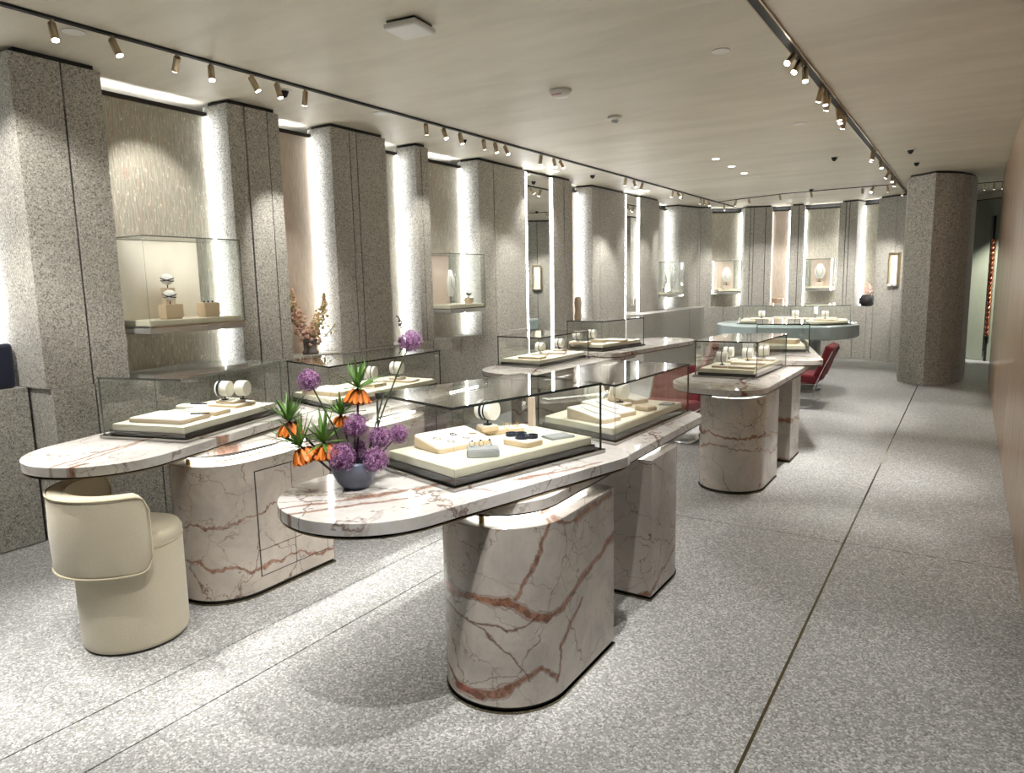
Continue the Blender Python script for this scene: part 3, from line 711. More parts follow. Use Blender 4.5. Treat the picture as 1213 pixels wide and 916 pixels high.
for k, (x, y, r_) in enumerate([(-1.565, 2.435, .022), (-1.53, 2.455, .022), (-1.50, 2.415, .028), (-1.47, 2.44, .024)]):
    bangle(['leftmost dark cuff', 'second dark cuff', 'large dark cuff in front', 'rightmost dark cuff'][k]+' on the wide tan tray', (x, y, zA+.031), 0, r_, .014, upright=False)
slab_tray('flat grey card behind the dark cuffs in the nearest case', (-1.435, 2.60, zA), (.085, .12), rA-.2, .008, 'greytray', 'greytray', r=.004)
# case A2
z2 = .7701+.069
slab_tray('front sloping tray with necklace grooves in the rear case of the near right table', (-1.60, 3.28, z2), (.15, .26), 1.28, .02, 'tansat', 'whitetop', tilt=.13, r=.02)
slab_tray('second sloping tray behind the front one in the rear case of the near right table', (-1.60, 3.46, z2), (.15, .28), 1.28, .02, 'tansat', 'whitetop', tilt=.13, r=.02)
slab_tray('rearmost sloping pale tray in the rear case of the near right table', (-1.66, 3.86, z2), (.13, .22), 1.28, .02, 'tansat', 'whitetop', tilt=.13, r=.02)
slab_tray('small pale block right of the drum stands in the rear case', (-1.46, 3.64, z2), (.10, .08), -.3, .024, 'tansat', 'tansat', r=.012)
slab_tray('tan block below the left drum stand in the rear case', (-1.76, 3.62, z2), (.11, .09), -.3, .02, 'tan', 'whitetop', r=.012)
slab_tray('tan block below the right drum stand in the rear case', (-1.64, 3.70, z2), (.12, .09), -.3, .02, 'tan', 'whitetop', r=.012)
slab_tray('flat grey card at the far corner of the rear case', (-1.42, 3.86, z2), (.07, .09), 0, .006, 'greytray', 'greytray', r=.004)
drum('left drum stand in the rear case of the near right table', (-1.76, 3.62, z2+.02), math.radians(75), .045, .085, .065)
drum('right drum stand in the rear case of the near right table', (-1.64, 3.70, z2+.02), math.radians(75), .045, .085, .065)
bangle('thin silver bangle on the left drum stand in the rear case', (-1.77, 3.623, z2+.085), math.radians(75), .0475, .004, 'silver')
bangle('thin silver bangle on the right drum stand in the rear case', (-1.65, 3.703, z2+.085), math.radians(75), .0475, .004, 'silver')
for k, (x, y) in enumerate([(-1.60, 3.27), (-1.60, 3.45)]):
    c_, s_ = math.cos(-.29), math.sin(-.29)
    pts = [(x+c_*a-s_*b_, y+s_*a+c_*b_, z2+.023+(.13-a)*.13+.004) for a, b_ in ((-.09, .01), (-.04, -.012), (.02, -.015), (.08, -.005))]
    chain(['fine chain on the front sloping tray', 'fine chain on the second sloping tray'][k]+' in the rear case', pts, 'silver', .0022)
# case B1
zB = .8251+.069; rB = math.radians(15)
def uvB(u, v, z=0): p = FB(u, v); return (p[0], p[1], z)
slab_tray('large flat tan tray with white pad in the leftmost table case', uvB(2.87, -2.73, zB), (.33, .21), rB, .022, 'tansat', 'whitetop', r=.012)
slab_tray('middle tan tray with blue bracelet in the leftmost table case', uvB(3.06, -2.67, zB), (.22, .12), rB, .022, 'tan', 'whitetop', r=.012)
slab_tray('wide tan block under the drum stand in the leftmost table case', uvB(3.30, -2.70, zB), (.20, .17), rB, .018, 'tan', 'whitetop', r=.015)
slab_tray('upper tan block under the drum stand in the leftmost table case', uvB(3.29, -2.70, zB+.018), (.13, .11), rB, .018, 'tan', 'whitetop', r=.015)
drum('drum stand with dark band in the leftmost table case', uvB(3.27, -2.72, zB+.036), math.radians(112), .043, .075, .062)
drum('plain rear drum stand in the leftmost table case', uvB(3.31, -2.63, zB+.036), math.radians(112), .043, .06, .062)
bangle('wide dark bangle on the drum in the leftmost table case', uvB(3.265, -2.735, zB+.098), math.radians(112), .0455, .012)
for k, (x, y) in enumerate([uvB(2.90, -2.60)[:2], uvB(3.16, -2.83)[:2]]):
    bb = B()
    for i in range(7): bb.box(i*.014, -.006, 0, i*.014+.010, .006, .006)
    o = bb.build('link_bracelet', M['bracelet'], None, loc=(x-.04, y, zB+.0226)); o.rotation_euler = (0, 0, rB+.3 if k == 0 else rB+.2)
    tag(o, ['dark link bracelet on the large flat tray in the leftmost table case', 'dark link bracelet behind the middle tray in the leftmost table case'][k], 'bracelet')
slab_tray('rear white tray with a dark link bracelet in the leftmost table case', uvB(3.16, -2.85, zB), (.17, .07), rB, .022, 'whitetop', 'whitetop', r=.01)
# case B2
slab_tray('flat double-layer tray at the front of the case behind the bouquet', (-3.55, 3.32, z2), (.32, .24), .05, .03, 'tan', 'whitetop', r=.012)
slab_tray('tan tray under the left drum in the case behind the bouquet', (-3.55, 3.68, z2), (.20, .14), .1, .025, 'tan', 'whitetop', r=.012)
slab_tray('tan tray under the right drum in the case behind the bouquet', (-3.50, 3.96, z2), (.24, .13), .3, .016, 'tan', 'whitetop', r=.012)
slab_tray('small round-cornered block under the right drum in the case behind the bouquet', (-3.53, 3.95, z2+.016), (.11, .10), .3, .018, 'tan', 'whitetop', r=.03)
drum('left drum stand in the case behind the bouquet', (-3.56, 3.70, z2+.025), math.radians(110), .046, .085, .066)
drum('right drum stand in the case behind the bouquet', (-3.53, 3.95, z2+.034), math.radians(110), .046, .085, .066)
bangle('silver bangle on the left drum behind the bouquet', (-3.57, 3.695, z2+.091), math.radians(110), .0485, .008, 'silver')
bangle('dark bangle on the left drum behind the bouquet', (-3.54, 3.707, z2+.091), math.radians(110), .0485, .005)
bangle('silver bangle on the right drum behind the bouquet', (-3.54, 3.947, z2+.10), math.radians(110), .0485, .008, 'silver')
# far cases
def far_set(where, zz, items):
    for k, it in enumerate(items):
        kind, x, y = it[0], it[1], it[2]
        if kind == 't': slab_tray('%s %s' % (it[6], where), (x, y, zz), it[3], it[4], it[5], 'tansat' if k % 2 else 'tan', 'whitetop', r=.012)
        elif kind == 'd':
            drum('%s %s' % (it[4], where), (x, y, zz+it[3]), math.radians(95), .043, .08, .062)
            bangle('dark bangle, %s %s' % (it[4], where), (x, y, zz+it[3]+.062), math.radians(95), .0455, .006)
far_set('in the nearer case of the far left table', z2, [
    ('t', -3.40, 5.68, (.24, .15), .1, .022, 'oval-cornered tray at the front'), ('t', -3.47, 5.95, (.14, .12), .1, .02, 'tan tray under the front drum'), ('d', -3.47, 5.95, .02, 'front drum'),
    ('t', -3.38, 6.12, (.18, .10), .2, .02, 'middle white tray'), ('t', -3.45, 6.30, (.12, .12), 0, .03, 'tan block under the rear drum'), ('d', -3.45, 6.30, .03, 'rear drum')])
far_set('in the farther case of the far left table', zA, [
    ('t', -3.38, 6.62, (.2, .14), .1, .03, 'front tan tray'), ('d', -3.40, 6.60, .03, 'left drum'), ('t', -3.30, 6.90, (.16, .12), .1, .03, 'middle tray'), ('d', -3.36, 6.86, .03, 'right drum'), ('t', -3.15, 7.05, (.2, .12), .1, .022, 'rear pale tray')])
far_set('in the nearer case of the far right table', z2, [
    ('t', -1.64, 5.68, (.13, .11), 0, .018, 'small tan tray at left'), ('d', -1.64, 5.70, .018, 'front left drum'), ('t', -1.47, 5.66, (.20, .09), 0, .02, 'long tan tray at the front'),
    ('t', -1.50, 5.95, (.26, .13), .1, .022, 'second pale tray'), ('t', -1.48, 6.28, (.24, .12), .1, .02, 'rear pale tray'), ('d', -1.52, 6.02, .022, 'middle drum'), ('d', -1.45, 6.28, .02, 'rear right drum'), ('t', -1.70, 6.1, (.1, .2), 0, .02, 'side tray'), ('d', -1.70, 6.1, .02, 'rear left drum')])
far_set('in the farther case of the far right table', zA, [('t', -1.55, 7.38, (.34, .14), -.1, .045, 'long beige box'), ('t', -1.62, 7.62, (.2, .12), 0, .02, 'rear tray')])
far_set('in the case on the round table', .952, [
    ('t', -2.45, 10.4, (.3, .2), .3, .02, 'left tray'), ('d', -2.45, 10.4, .02, 'left drum'), ('t', -1.95, 10.3, (.26, .18), 0, .03, 'middle tan tray'), ('d', -1.98, 10.3, .03, 'middle drum'),
    ('t', -1.60, 10.35, (.28, .18), -.2, .02, 'right tan tray'), ('d', -1.62, 10.4, .02, 'right drum'), ('t', -1.65, 10.7, (.26, .18), 0, .02, 'rear right tray'), ('t', -2.2, 10.75, (.34, .2), 0, .02, 'rear left tray')])
# ================================================================ WALL CASES
def wall_case(label, s0, s1, z0, z1, out=.14, back='cream_back', backoff=-.235, items='drum', frac=1.0, spanb=None):
    a, b_ = Vector(PW(s0, out)), Vector(PW(s1, out)); c, d = Vector(PW(s1, backoff)), Vector(PW(s0, backoff))
    cen = (a+b_+c+d)/4; t = thing('wall_display_case', label, 'display case', (cen.x, cen.y, z0))
    Q = [tuple(p-cen) for p in (a, b_, c, d)]; H = z1-z0
    ar = sum(Q[i][0]*Q[(i+1) % 4][1]-Q[(i+1) % 4][0]*Q[i][1] for i in range(4))
    P0 = Q if ar > 0 else [Q[1], Q[0], Q[3], Q[2]]
    B().prism(inset(P0, .0), -.05, -.012).build('base_slab', M['glass_base'], t, bevel=.004, seg=1)
    B().prism(inset(P0, .004), -.012, 0).build('base_plate', M['steel'], t)
    B().prism(inset(P0, .018), 0.001, .036).build('display_board', M['cream'], t, bevel=.002)
    I = inset(P0, .006); Q = P0
    for i in range(4):
        j = (i+1) % 4
        mid = (Vector(Q[i])+Vector(Q[j]))/2+cen
        bb = B(); vs = [(*Q[i], 0.0005), (*Q[j], 0.0005), (*I[j], 0.0005), (*I[i], 0.0005), (*Q[i], H-.008), (*Q[j], H-.008), (*I[j], H-.008), (*I[i], H-.008)]
        bb.add(vs, [(0, 1, 5, 4), (2, 3, 7, 6)], 0); bb.add(vs, [(0, 3, 2, 1), (4, 5, 6, 7), (1, 2, 6, 5), (3, 0, 4, 7)], 1)
        bb.build('glass_pane', [M['glass_wall'], M['edge_light']], t)
    B().prism(inset(Q, -.002), H-.008, H, 0, side=1).build('top_pane', [M['glass_wall'], M['edge_light']], t)
    f = spanb or (0.02, frac)
    p0 = Vector(PW(s0+(s1-s0)*f[0], backoff+.03)); p1 = Vector(PW(s0+(s1-s0)*f[1], backoff+.03))
    q0 = Vector(PW(s0+(s1-s0)*f[0], backoff+.012)); q1 = Vector(PW(s0+(s1-s0)*f[1], backoff+.012))
    B().prism([tuple(p-cen) for p in (p0, p1, q1, q0)], .037, H-.012).build('backing_panel', M[back], t)
    o = Vector(PW((s0+s1)/2, out*.4))
    l = bpy.data.lights.new('case_light', 'AREA'); l.shape = 'RECTANGLE'; l.size = (s1-s0)*.8; l.size_y = .03; l.energy = .9 if s0 < 12 else .12; l.color = WHITE
    lo = bpy.data.objects.new('case_light', l); COL.objects.link(lo); lo.parent = t; lo.location = (o.x-cen.x, o.y-cen.y, H-.015)
    n = _nrm(max(k for k in range(len(WS)-1) if WS[k] <= s0)); lo.rotation_euler = (0, 0, math.atan2(-n.x, n.y)+0)
    return t
M['glass_base'] = plain('clear_acrylic_base', (.55, .54, .52), .08, .5, vs=2)
def bust(label, s, off, z, h=.30, w_=.16, mat='white', name='necklace_bust'):
    p = PW(s, off); i = max(k for k in range(len(WS)-1) if WS[k] <= s); n = _nrm(i); rz = math.atan2(-n.x, n.y)+math.pi
    t = thing(name, label, 'bust', (p[0], p[1], z)); t.rotation_euler = (0, 0, rz+math.pi)
    # local +Y faces the room
    b = B(); b.box(-.03, -.03, 0, .03, .03, .008); b.box(-.006, -.01, .008, .006, .004, h*.25); b.build('base', M['steel'], t)
    prof = []; n_ = 24; vs = []; fs = []; rows = 9
    for r_ in range(rows+1):
        tt = r_/rows; hw = w_/2*(.25+.75*math.sin(math.pi*(.12+.76*tt)))*(1.0 if tt < .6 else 1-.35*(tt-.6)/.4); zz = h*.18+tt*h*.82
        for k in range(n_):
            a = 2*math.pi*k/n_; vs.append((hw*math.cos(a), hw*.32*math.sin(a)+.012*math.sin(math.pi*tt), zz))
    for r_ in range(rows):
        for k in range(n_): fs.append((r_*n_+k, r_*n_+(k+1) % n_, (r_+1)*n_+(k+1) % n_, (r_+1)*n_+k))
    fs.append(tuple(range(n_))[::-1]); fs.append(tuple(rows*n_+k for k in range(n_)))
    B().add(vs, fs).build('bust_form', M[mat], t, smooth='all')
    return t, Vector(p), n
def neck(label, p, n, z, h, w_, mat='silver'):
    e = Vector((-n.y, n.x)); pts = []
    for k in range(15):
        a = math.pi*(k/14); x = math.cos(a)*w_*.30; zz = z+h*.85-math.sin(a)*h*.5
        fr_ = w_*.16+.016+.01*math.sin(a); q = p+e*x+n*fr_; pts.append((q.x, q.y, zz))
    return chain(label, pts, mat, .003)
def sphere_stand(label, s, off, z, r, dark=True):
    p = PW(s, off); t = thing('sphere_stand', label, 'stand', (p[0], p[1], z))
    B().lathe([(.004, 0), (.004, .02)], 8).build('stem', M['black'], t)
    B().sphere((0, 0, .016+r), r, 24, 16, (1, 1, .92)).build('sphere', M['white'], t, smooth='all')
    for k, tl in enumerate((.25, -.15)):
        B().torus((0, 0, .016+r), r*1.01, .0035, Euler((tl, .3*k, 0)).to_matrix(), 26, 6).build('band', M['bracelet' if dark else 'silver'], t, smooth='all')
    return t
def block(label, s, off, z, sx, sz, mat='tan', sy=None):
    p = PW(s, off); i = max(k for k in range(len(WS)-1) if WS[k] <= s); n = _nrm(i)
    b = B(); sy = sy or sx; b.prism(rrect(-sy/2, -sx/2, sy/2, sx/2, .004, 3), .012, sz); b.prism(rrect(-sy/2+.006, -sx/2+.006, sy/2-.006, sx/2-.006, .004, 3), 0, .012)
    o = b.build('riser_block', M[mat], None, bevel=.002, loc=(p[0], p[1], z)); o.rotation_euler = (0, 0, math.atan2(n.y, n.x)); tag(o, label, 'riser'); return o
# first niche case: two ball stands and a block
wall_case('large wall glass case with ivory back in the niche above the leftmost table case', 6.62, 7.36, 1.31, 1.89, .15, 'cream_back', frac=.86)
z = 1.31+.0365
block('wide low tan block under the lower ball stand in the first wall case', 6.86, .02, z, .13, .10, sy=.09)
block('tall slim tan block under the upper ball stand in the first wall case', 6.93, -.10, z, .07, .21, sy=.06)
block('right tan block with tiny studs in the first wall case', 7.17, .0, z, .13, .10, sy=.09)
sphere_stand('lower white ball with dark bands in the first wall case', 6.86, .02, z+.10, .042)
sphere_stand('upper white ball with dark band in the first wall case', 6.93, -.10, z+.21, .042)
for k in range(3):
    p = PW(7.135+k*.035, .0); o = B().sphere((0, 0, .007), .007, 8, 6).build('stud_earring', M['bracelet'], None, smooth='all', loc=(p[0], p[1], z+.10))
    tag(o, ['leftmost', 'middle', 'rightmost'][k]+' dark stud on the right tan block in the first wall case', 'earring')
wall_case('wall glass case with blush back and oval necklace bust, above the bouquet case', 9.83, 10.46, 1.29, 1.85, .15, 'pinkcream', frac=.72)
z = 1.29+.0365
t, p, n = bust('tall oval white necklace bust in the blush wall case', 10.10, -.05, z+.02, .34, .14); neck('long chain hanging on the oval bust in the blush wall case', p, n, z+.04, .33, .13)
block('small tan block right of the oval bust', 10.33, .02, z, .08, .06, sy=.08)
sphere_stand('small white ball stand on the block beside the oval bust', 10.33, .02, z+.06, .03)
wall_case('wall glass case with two white busts at the left end of the back wall', 16.10, 16.96, 1.27, 1.84, .15, 'cream_back', frac=.5)
for k, s in enumerate((16.3, 16.7)):
    t, p, n = bust(['left', 'right'][k]+' white necklace bust in the two-bust wall case', s, 0, 1.308, .40, .20)
    neck('chain on the '+['left', 'right'][k]+' bust of the two-bust wall case', p, n, 1.30, .40, .20)
wall_case('wall glass case with pale pink back and round bust, left one of the back alcove', 18.12, 18.62, 1.28, 1.87, .15, 'pinkcream', spanb=(.1, .9))
t, p, n = bust('round white bust in the left back alcove case', 18.37, -.02, 1.40, .34, .20); neck('necklace on the round bust in the left back alcove case', p, n, 1.38, .34, .2)
block('small pink riser below the bust in the left back alcove case', 18.37, -.02, 1.3165, .12, .08, 'pinkcream', .08)
wall_case('wall glass case with pale pink back and round bust, right one of the back alcove', 19.87, 20.33, 1.31, 1.86, .15, 'pinkcream', spanb=(.1, .9))
t, p, n = bust('round white bust in the right back alcove case', 20.10, -.02, 1.43, .34, .20); neck('necklace on the round bust in the right back alcove case', p, n, 1.41, .34, .2)
block('small pink riser below the bust in the right back alcove case', 20.10, -.02, 1.3465, .12, .08, 'pinkcream', .08)
# small lit box on the plain stone by the column
sm = thing('wall_vitrine', 'small lit ivory box recessed on the plain granite beside the column', 'display case', (*PW(21.52, .03), 1.5))
def vit(sa, sb, oa, ob, za, zb, nm, mt):
    q = [Vector(PW(s, o))-Vector(PW(21.52, .03)) for s, o in ((sa, oa), (sb, oa), (sb, ob), (sa, ob))]
    return B().prism([tuple(x) for x in q], za-1.5, zb-1.5).build(nm, mt, sm)
vit(21.45, 21.61, .006, .02, 1.37, 1.90, 'back_panel', M['cream_back'])
vit(21.43, 21.45, .006, .06, 1.37, 1.90, 'side_panel', M['brass_head']); vit(21.61, 21.63, .006, .06, 1.37, 1.90, 'side_panel', M['brass_head'])
vit(21.43, 21.63, .006, .07, 1.345, 1.37, 'shelf', M['steel']); vit(21.43, 21.63, .006, .06, 1.90, 1.915, 'top_panel', M['brass_head'])

# ---- objects on the ledges
bag = thing('handbag', 'dark navy handbag standing on the ledge at the left edge', 'bag', (-4.92, 1.90, ZL))
B().prism(rrect(-.09, -.16, .09, .10, .03, 5), 0, .27).build('body', M['navy'], bag, smooth=True, bevel=.02)
B().tube([(0, -.1, .26), (0, -.09, .33), (0, -.03, .36), (0, .03, .33), (0, .04, .26)], .008, 8).build('handle', M['navy'], bag, smooth='all')
def blossoms(b, p0, p1, n, r, sc, seed, bend=(0, 0, 0)):
    rnd = random.Random(seed); p0 = Vector(p0); p1 = Vector(p1)
    for i in range(n):
        t = rnd.random()**.8; c = p0.lerp(p1, t)+Vector(bend)*math.sin(math.pi*t)
        rad = r*(1.15-t); c += Vector([rnd.gauss(0, rad*.5) for _ in range(3)])
        s_ = sc*(1.2-.7*t)*rnd.uniform(.6, 1.2)
        d = Vector([rnd.uniform(-1, 1) for _ in range(3)]).normalized(); e = d.orthogonal().normalized(); f = d.cross(e)
        b.add([c+e*s_, c+f*s_, c-e*s_, c-f*s_, c+d*s_*.7], [(0, 1, 4), (1, 2, 4), (2, 3, 4), (3, 0, 4), (0, 3, 2, 1)])
    return b
vz = ZL
va = thing('ledge_vase', 'grey waisted stoneware vase on the ledge in the second niche', 'vase', (-4.70, 4.18, vz))
B().lathe([(.065, 0), (.07, .02), (.055, .035), (.055, .10), (.068, .115), (.06, .13), (.05, .115), (.045, .03)], 24).build('body', M['grey_vase'], va, smooth='all')
def ledge_flower(label, tip, bend, m1, m2, seed, n=90, r=.055, sc=.014):
    t = thing('flower_spike', label, 'flower', (-4.70, 4.18, vz+.05), group=None)
    tip = Vector(tip)
    pts = [Vector((0, 0, 0)).lerp(tip, k/8)+Vector(bend)*math.sin(math.pi*k/8) for k in range(9)]
    B().tube(pts, .004, 6, r1=.002).build('stem', M['stem'], t)
    o = blossoms(B(), pts[2], pts[-1], n, r, sc, seed, bend).build('blossoms', M[m1], t); o['kind'] = 'stuff'
    if m2: o = blossoms(B(), pts[4], pts[-1], n//2, r*.7, sc*.8, seed+50, bend).build('tip_blossoms', M[m2], t); o['kind'] = 'stuff'
ledge_flower('tall peach and yellow flower spike leaning left in the grey ledge vase', (.02, -.17, .50), (0, -.03, 0), 'pinkfl', 'yelfl', 1, 260, .065, .017)
ledge_flower('pink flower spike with olive tip leaning right in the grey ledge vase', (.03, .16, .46), (0, .02, 0), 'yelfl', 'pinkfl', 2, 260, .065, .017)
ledge_flower('long dark curling stem reaching right from the grey ledge vase', (.06, .40, .50), (0, .08, -.05), 'yelfl', 'leaf', 3, 80, .035, .013)
ledge_flower('short pink flower cluster at the front of the grey ledge vase', (.05, .02, .22), (0, 0, 0), 'pinkfl', 'yelfl', 4, 220, .08, .018)
ledge_flower('thin pink spray leaning far left in the grey ledge vase', (.05, -.24, .28), (0, 0, .02), 'pinkfl', None, 5, 90, .045, .014)
orc = thing('ledge_orchid', 'small bare dark orchid stem in the third niche', 'flower', (-4.70, 5.34, ZL))
B().lathe([(.03, 0), (.035, .03), (.02, .05)], 14).build('pot', M['grey_vase'], orc, smooth='all')
B().tube([(0, 0, .04), (.01, .03, .12), (0, .02, .2), (-.01, -.03, .27), (0, -.06, .26)], .004, 6).build('stem', M['stem'], orc)
blossoms(B(), (0, .03, .16), (0, -.06, .27), 12, .03, .014, 9).build('buds', M['dpurple'], orc)
tall = thing('sculpture', 'tall slim brown sculpture on the ledge in the narrow niche left of the second mirror', 'sculpture', (-4.72, 9.18, ZL))
B().lathe([(.05, 0), (.055, .05), (.04, .15), (.055, .25), (.04, .33), (.015, .35)], 16).build('body', M['tansat'], tall, smooth='all')
boxs = thing('wooden_box', 'small brown box on the ledge in the rose niche of the back wall', 'box', (*PW(19.37, -.1), ZL))
B().box(-.10, -.06, 0, .10, .06, .12).build('body', M['wood'], boxs, bevel=.006)
B().box(-.102, -.062, .12, .102, .062, .15).build('lid', M['wood'], boxs, bevel=.006)
bv = thing('black_vase', 'black pot with pale pink flowers at the right end of the back ledge', 'vase', (*PW(20.93, -.1), ZL))
B().lathe([(.08, 0), (.13, .05), (.13, .14), (.09, .2), (.05, .21)], 20).build('body', M['black'], bv, smooth='all')
o = blossoms(B(), (0, 0, .2), (0, 0, .42), 130, .12, .022, 12).build('blossoms', M['whitefl'], bv); o['kind'] = 'stuff'

# ================================================================ STOOL
st = thing('stool', 'cream upholstered barrel stool with wraparound back at the left table end', 'stool', (-3.10, 1.645, 0))
B().lathe([(.205, .0), (.205, .012)], 48).build('base_ring', M['darkmetal'], st)
B().lathe([(.213, .014), (.218, .03), (.220, .44), (.218, .452)], 56).build('body', M['upholstery'], st, smooth='all')
B().lathe([(.217, .452), (.221, .458), (.221, .485), (.212, .502), (.19, .508), (.0001, .510)], 56).build('seat_cushion', M['upholstery'], st, smooth='all')
B().torus((0, 0, .453), .2205, .004, n=56, m_=6).build('piping', M['piping'], st, smooth='all')
# back : curved band
def band(a0, a1, ri, ro, z0, z1, rc, n=44):
    b = B(); cols = []
    for k in range(n+1):
        a = a0+(a1-a0)*k/n; s_ = min((a-a0), (a1-a))*ro
        cut = 0
        if s_ < rc: cut = rc-math.sqrt(max(0, rc*rc-(rc-s_)**2))
        cols.append((a, z0+cut, z1-cut))
    vs = []; e = .018
    for a, za, zb in cols:
        ca, sa = math.cos(a), math.sin(a); g = min(e, (zb-za)*.3)
        for r_, z in ((ri+e*.5, za), (ro-e*.5, za), (ro, za+g), (ro+.004, (za+zb)/2), (ro, zb-g), (ro-e*.5, zb), (ri+e*.5, zb), (ri, zb-g), (ri, za+g)):
            vs.append((r_*ca, r_*sa, z))
    m_ = 9; fs = []
    for k in range(n):
        for i in range(m_): fs.append((k*m_+i, (k+1)*m_+i, (k+1)*m_+(i+1) % m_, k*m_+(i+1) % m_))
    fs.append(tuple(range(m_))); fs.append(tuple(n*m_+i for i in range(m_))[::-1])
    b.add(vs, fs); return b, cols
bk, cols = band(math.radians(165), math.radians(349), .222, .290, .375, .715, .06)
bo = bk.build('backrest', M['upholstery'], st, smooth='all')
pts = [(.291*math.cos(a), .291*math.sin(a), zb-.006) for a, za, zb in cols]+[(.291*math.cos(a), .291*math.sin(a), za+.006) for a, za, zb in cols[::-1]]
B().tube(pts+[pts[0]], .0045, 6).build('piping', M['piping'], bo, smooth='all')
pts = [(.2215*math.cos(a), .2215*math.sin(a), zb-.006) for a, za, zb in cols]+[(.2215*math.cos(a), .2215*math.sin(a), za+.006) for a, za, zb in cols[::-1]]
B().tube(pts+[pts[0]], .0045, 6).build('piping', M['piping'], bo, smooth='all')

# ================================================================ RED CHAIRS
def copy_tree(o, parent=None):
    c = o.copy(); COL.objects.link(c); c.parent = parent
    for ch in list(o.children): copy_tree(ch, c)
    return c
rc = thing('red_chair', 'crimson velvet chair on flat chrome frame beyond the far right table end', 'chair', (-1.62, 9.10, 0))
def cushion(name, pts, w_, t_, par):
    b = B(); b.bar(pts, w_, t_, Vector((0, 1, 0))); o = b.build(name, M['velvet'], par, smooth=True, bevel=.03, seg=4); return o
# chair faces -x; back at +x
cushion('seat', [(-.26, 0, .43), (.0, 0, .41), (.22, 0, .40)], .56, .12, rc)
cushion('backrest', [(.20, 0, .42), (.27, 0, .60), (.36, 0, .86)], .56, .11, rc)
for sgn in (-1, 1):
    y = .30*sgn
    B().bar([(-.22, y, .02), (.10, y, .02), (.17, y, .05), (.185, y, .30), (.25, y, .45), (.40, y, .80)], .05, .010).build('side_frame', M['chrome'], rc, smooth=True)
    B().bar([(-.34, y, .30), (-.10, y, .34), (.20, y, .34)], .05, .010).build('seat_rail', M['chrome'], rc, smooth=True)
b = B(); b.bar([(-.22, -.3, .015), (-.22, .3, .015)], .05, .010, Vector((1, 0, 0))); b.build('cross_bar', M['chrome'], rc)
rc2 = copy_tree(rc); rc2.location = (-2.98, 8.95, 0); rc2.rotation_euler = (0, 0, math.radians(20)); rc2['label'] = 'crimson velvet chair half hidden behind the far left table end'
rc3 = copy_tree(rc); rc3.location = (-2.40, 6.60, 0); rc3.rotation_euler = (0, 0, math.radians(90)); rc3.scale = (.85, .85, .8); rc3['label'] = 'crimson velvet chair between the two far tables, seen through the glass'
rc.scale = rc2.scale = (.85, .9, .86); rc3.scale = (.85, .9, .80)
for ch in (rc, rc2, rc3): ch['group'] = 'crimson velvet chairs'

# ================================================================ BOUQUET
BX, BY, BZ = -1.83, 1.80, .8255
bw = thing('flower_bowl', 'slate blue petal-shaped bowl on the rounded marble table end', 'bowl', (BX, BY, BZ))
n_ = 60; prof = [(.030, 0), (.045, .004), (.066, .03), (.080, .06), (.086, .09), (.084, .108), (.079, .106), (.080, .09), (.073, .06), (.058, .03), (.03, .012)]
vs = []; fs = []
for i, (r_, z) in enumerate(prof):
    for k in range(n_):
        a = 2*math.pi*k/n_; sc_ = (abs(math.sin(a*2.5+.6))**.5); amp = .09 if i > 1 else .03
        rr = r_*(1-amp+amp*sc_); zz = z-(.012*(1-sc_) if i in (4, 5, 6) else 0)
        vs.append((rr*math.cos(a), rr*math.sin(a), zz))
for i in range(len(prof)-1):
    for k in range(n_): a, b_ = i*n_+k, i*n_+(k+1) % n_; fs.append((a, b_, b_+n_, a+n_))
fs.append(tuple(range(n_))[::-1]); fs.append(tuple((len(prof)-1)*n_+k for k in range(n_)))
B().add(vs, fs).build('body', M['bowl'], bw, smooth='all')
ray0 = (Vector((BX, BY, 0))).normalized()            # direction from viewer to bowl on the floor plan
side = Vector((ray0.y, -ray0.x, 0)); camd = Vector((ray0.x, ray0.y, 0))
def bq(px, py, dep=0.):
    """point of the bouquet: on the bowl's upright plane, shifted in depth"""
    d = RM @ _ray(px, py); nrm = camd; base = Vector((BX, BY, 0))+camd*dep
    t = (base.dot(nrm))/(d.dot(nrm)); return Vector((d.x*t, d.y*t, EYE+d.z*t))
def allium(label, px, py, r, dep, seed, root=(0, 0), light=False):
    c = bq(px, py, dep); o0 = Vector((BX+root[0], BY+root[1], BZ+.03)); rnd = random.Random(seed)
    t = thing('allium', label, 'flower', tuple(o0), group=None); c = c-o0
    mid = c*.5+Vector((rnd.uniform(-.01, .01), rnd.uniform(-.01, .01), .01))
    B().tube([(0, 0, 0), tuple(mid*.5), tuple(mid), tuple(mid.lerp(c, .5)), tuple(c)], .0035, 7, r1=.0028).build('stem', M['stem'], t, smooth='all')
    h = B().sphere(c, r*.42, 12, 8).build('flower_core', M['dpurple'], t, smooth='all')
    for mt, cnt, r0 in (('purple', 190, .90), ('purple2', 90, 1.06)):
        b = B()
        for i in range(cnt):
            zz = 1-2*(i+.5)/cnt; a = i*2.39996+rnd.random()*.5; q = math.sqrt(1-zz*zz)
            d = Vector((q*math.cos(a), q*math.sin(a), zz)); rr = r*r0*rnd.uniform(.68, 1.06); e = d.orthogonal().normalized(); f = d.cross(e)
            p = c+d*rr; L_ = r*.24
            b.add([c+d*r*.4, p+e*.0006, p+f*.0006], [(0, 1, 2)])
            for k in range(5):
                an = 2*math.pi*k/5+rnd.random(); g = e*math.cos(an)+f*math.sin(an); hh = d.cross(g)
                b.add([p, p+g*L_*.55+hh*L_*.11+d*L_*.25, p+g*L_+d*L_*.35, p+g*L_*.55-hh*L_*.11+d*L_*.25], [(0, 1, 2, 3)])
        o = b.build('florets', M[mt], t); o['kind'] = 'stuff'
    return t
allium('tallest purple allium, above the right of the bouquet', 486, 404, .040, .02, 1, (.01, .01))
allium('purple allium standing alone at the upper left of the bouquet', 366, 451, .040, -.02, 2, (-.02, 0))
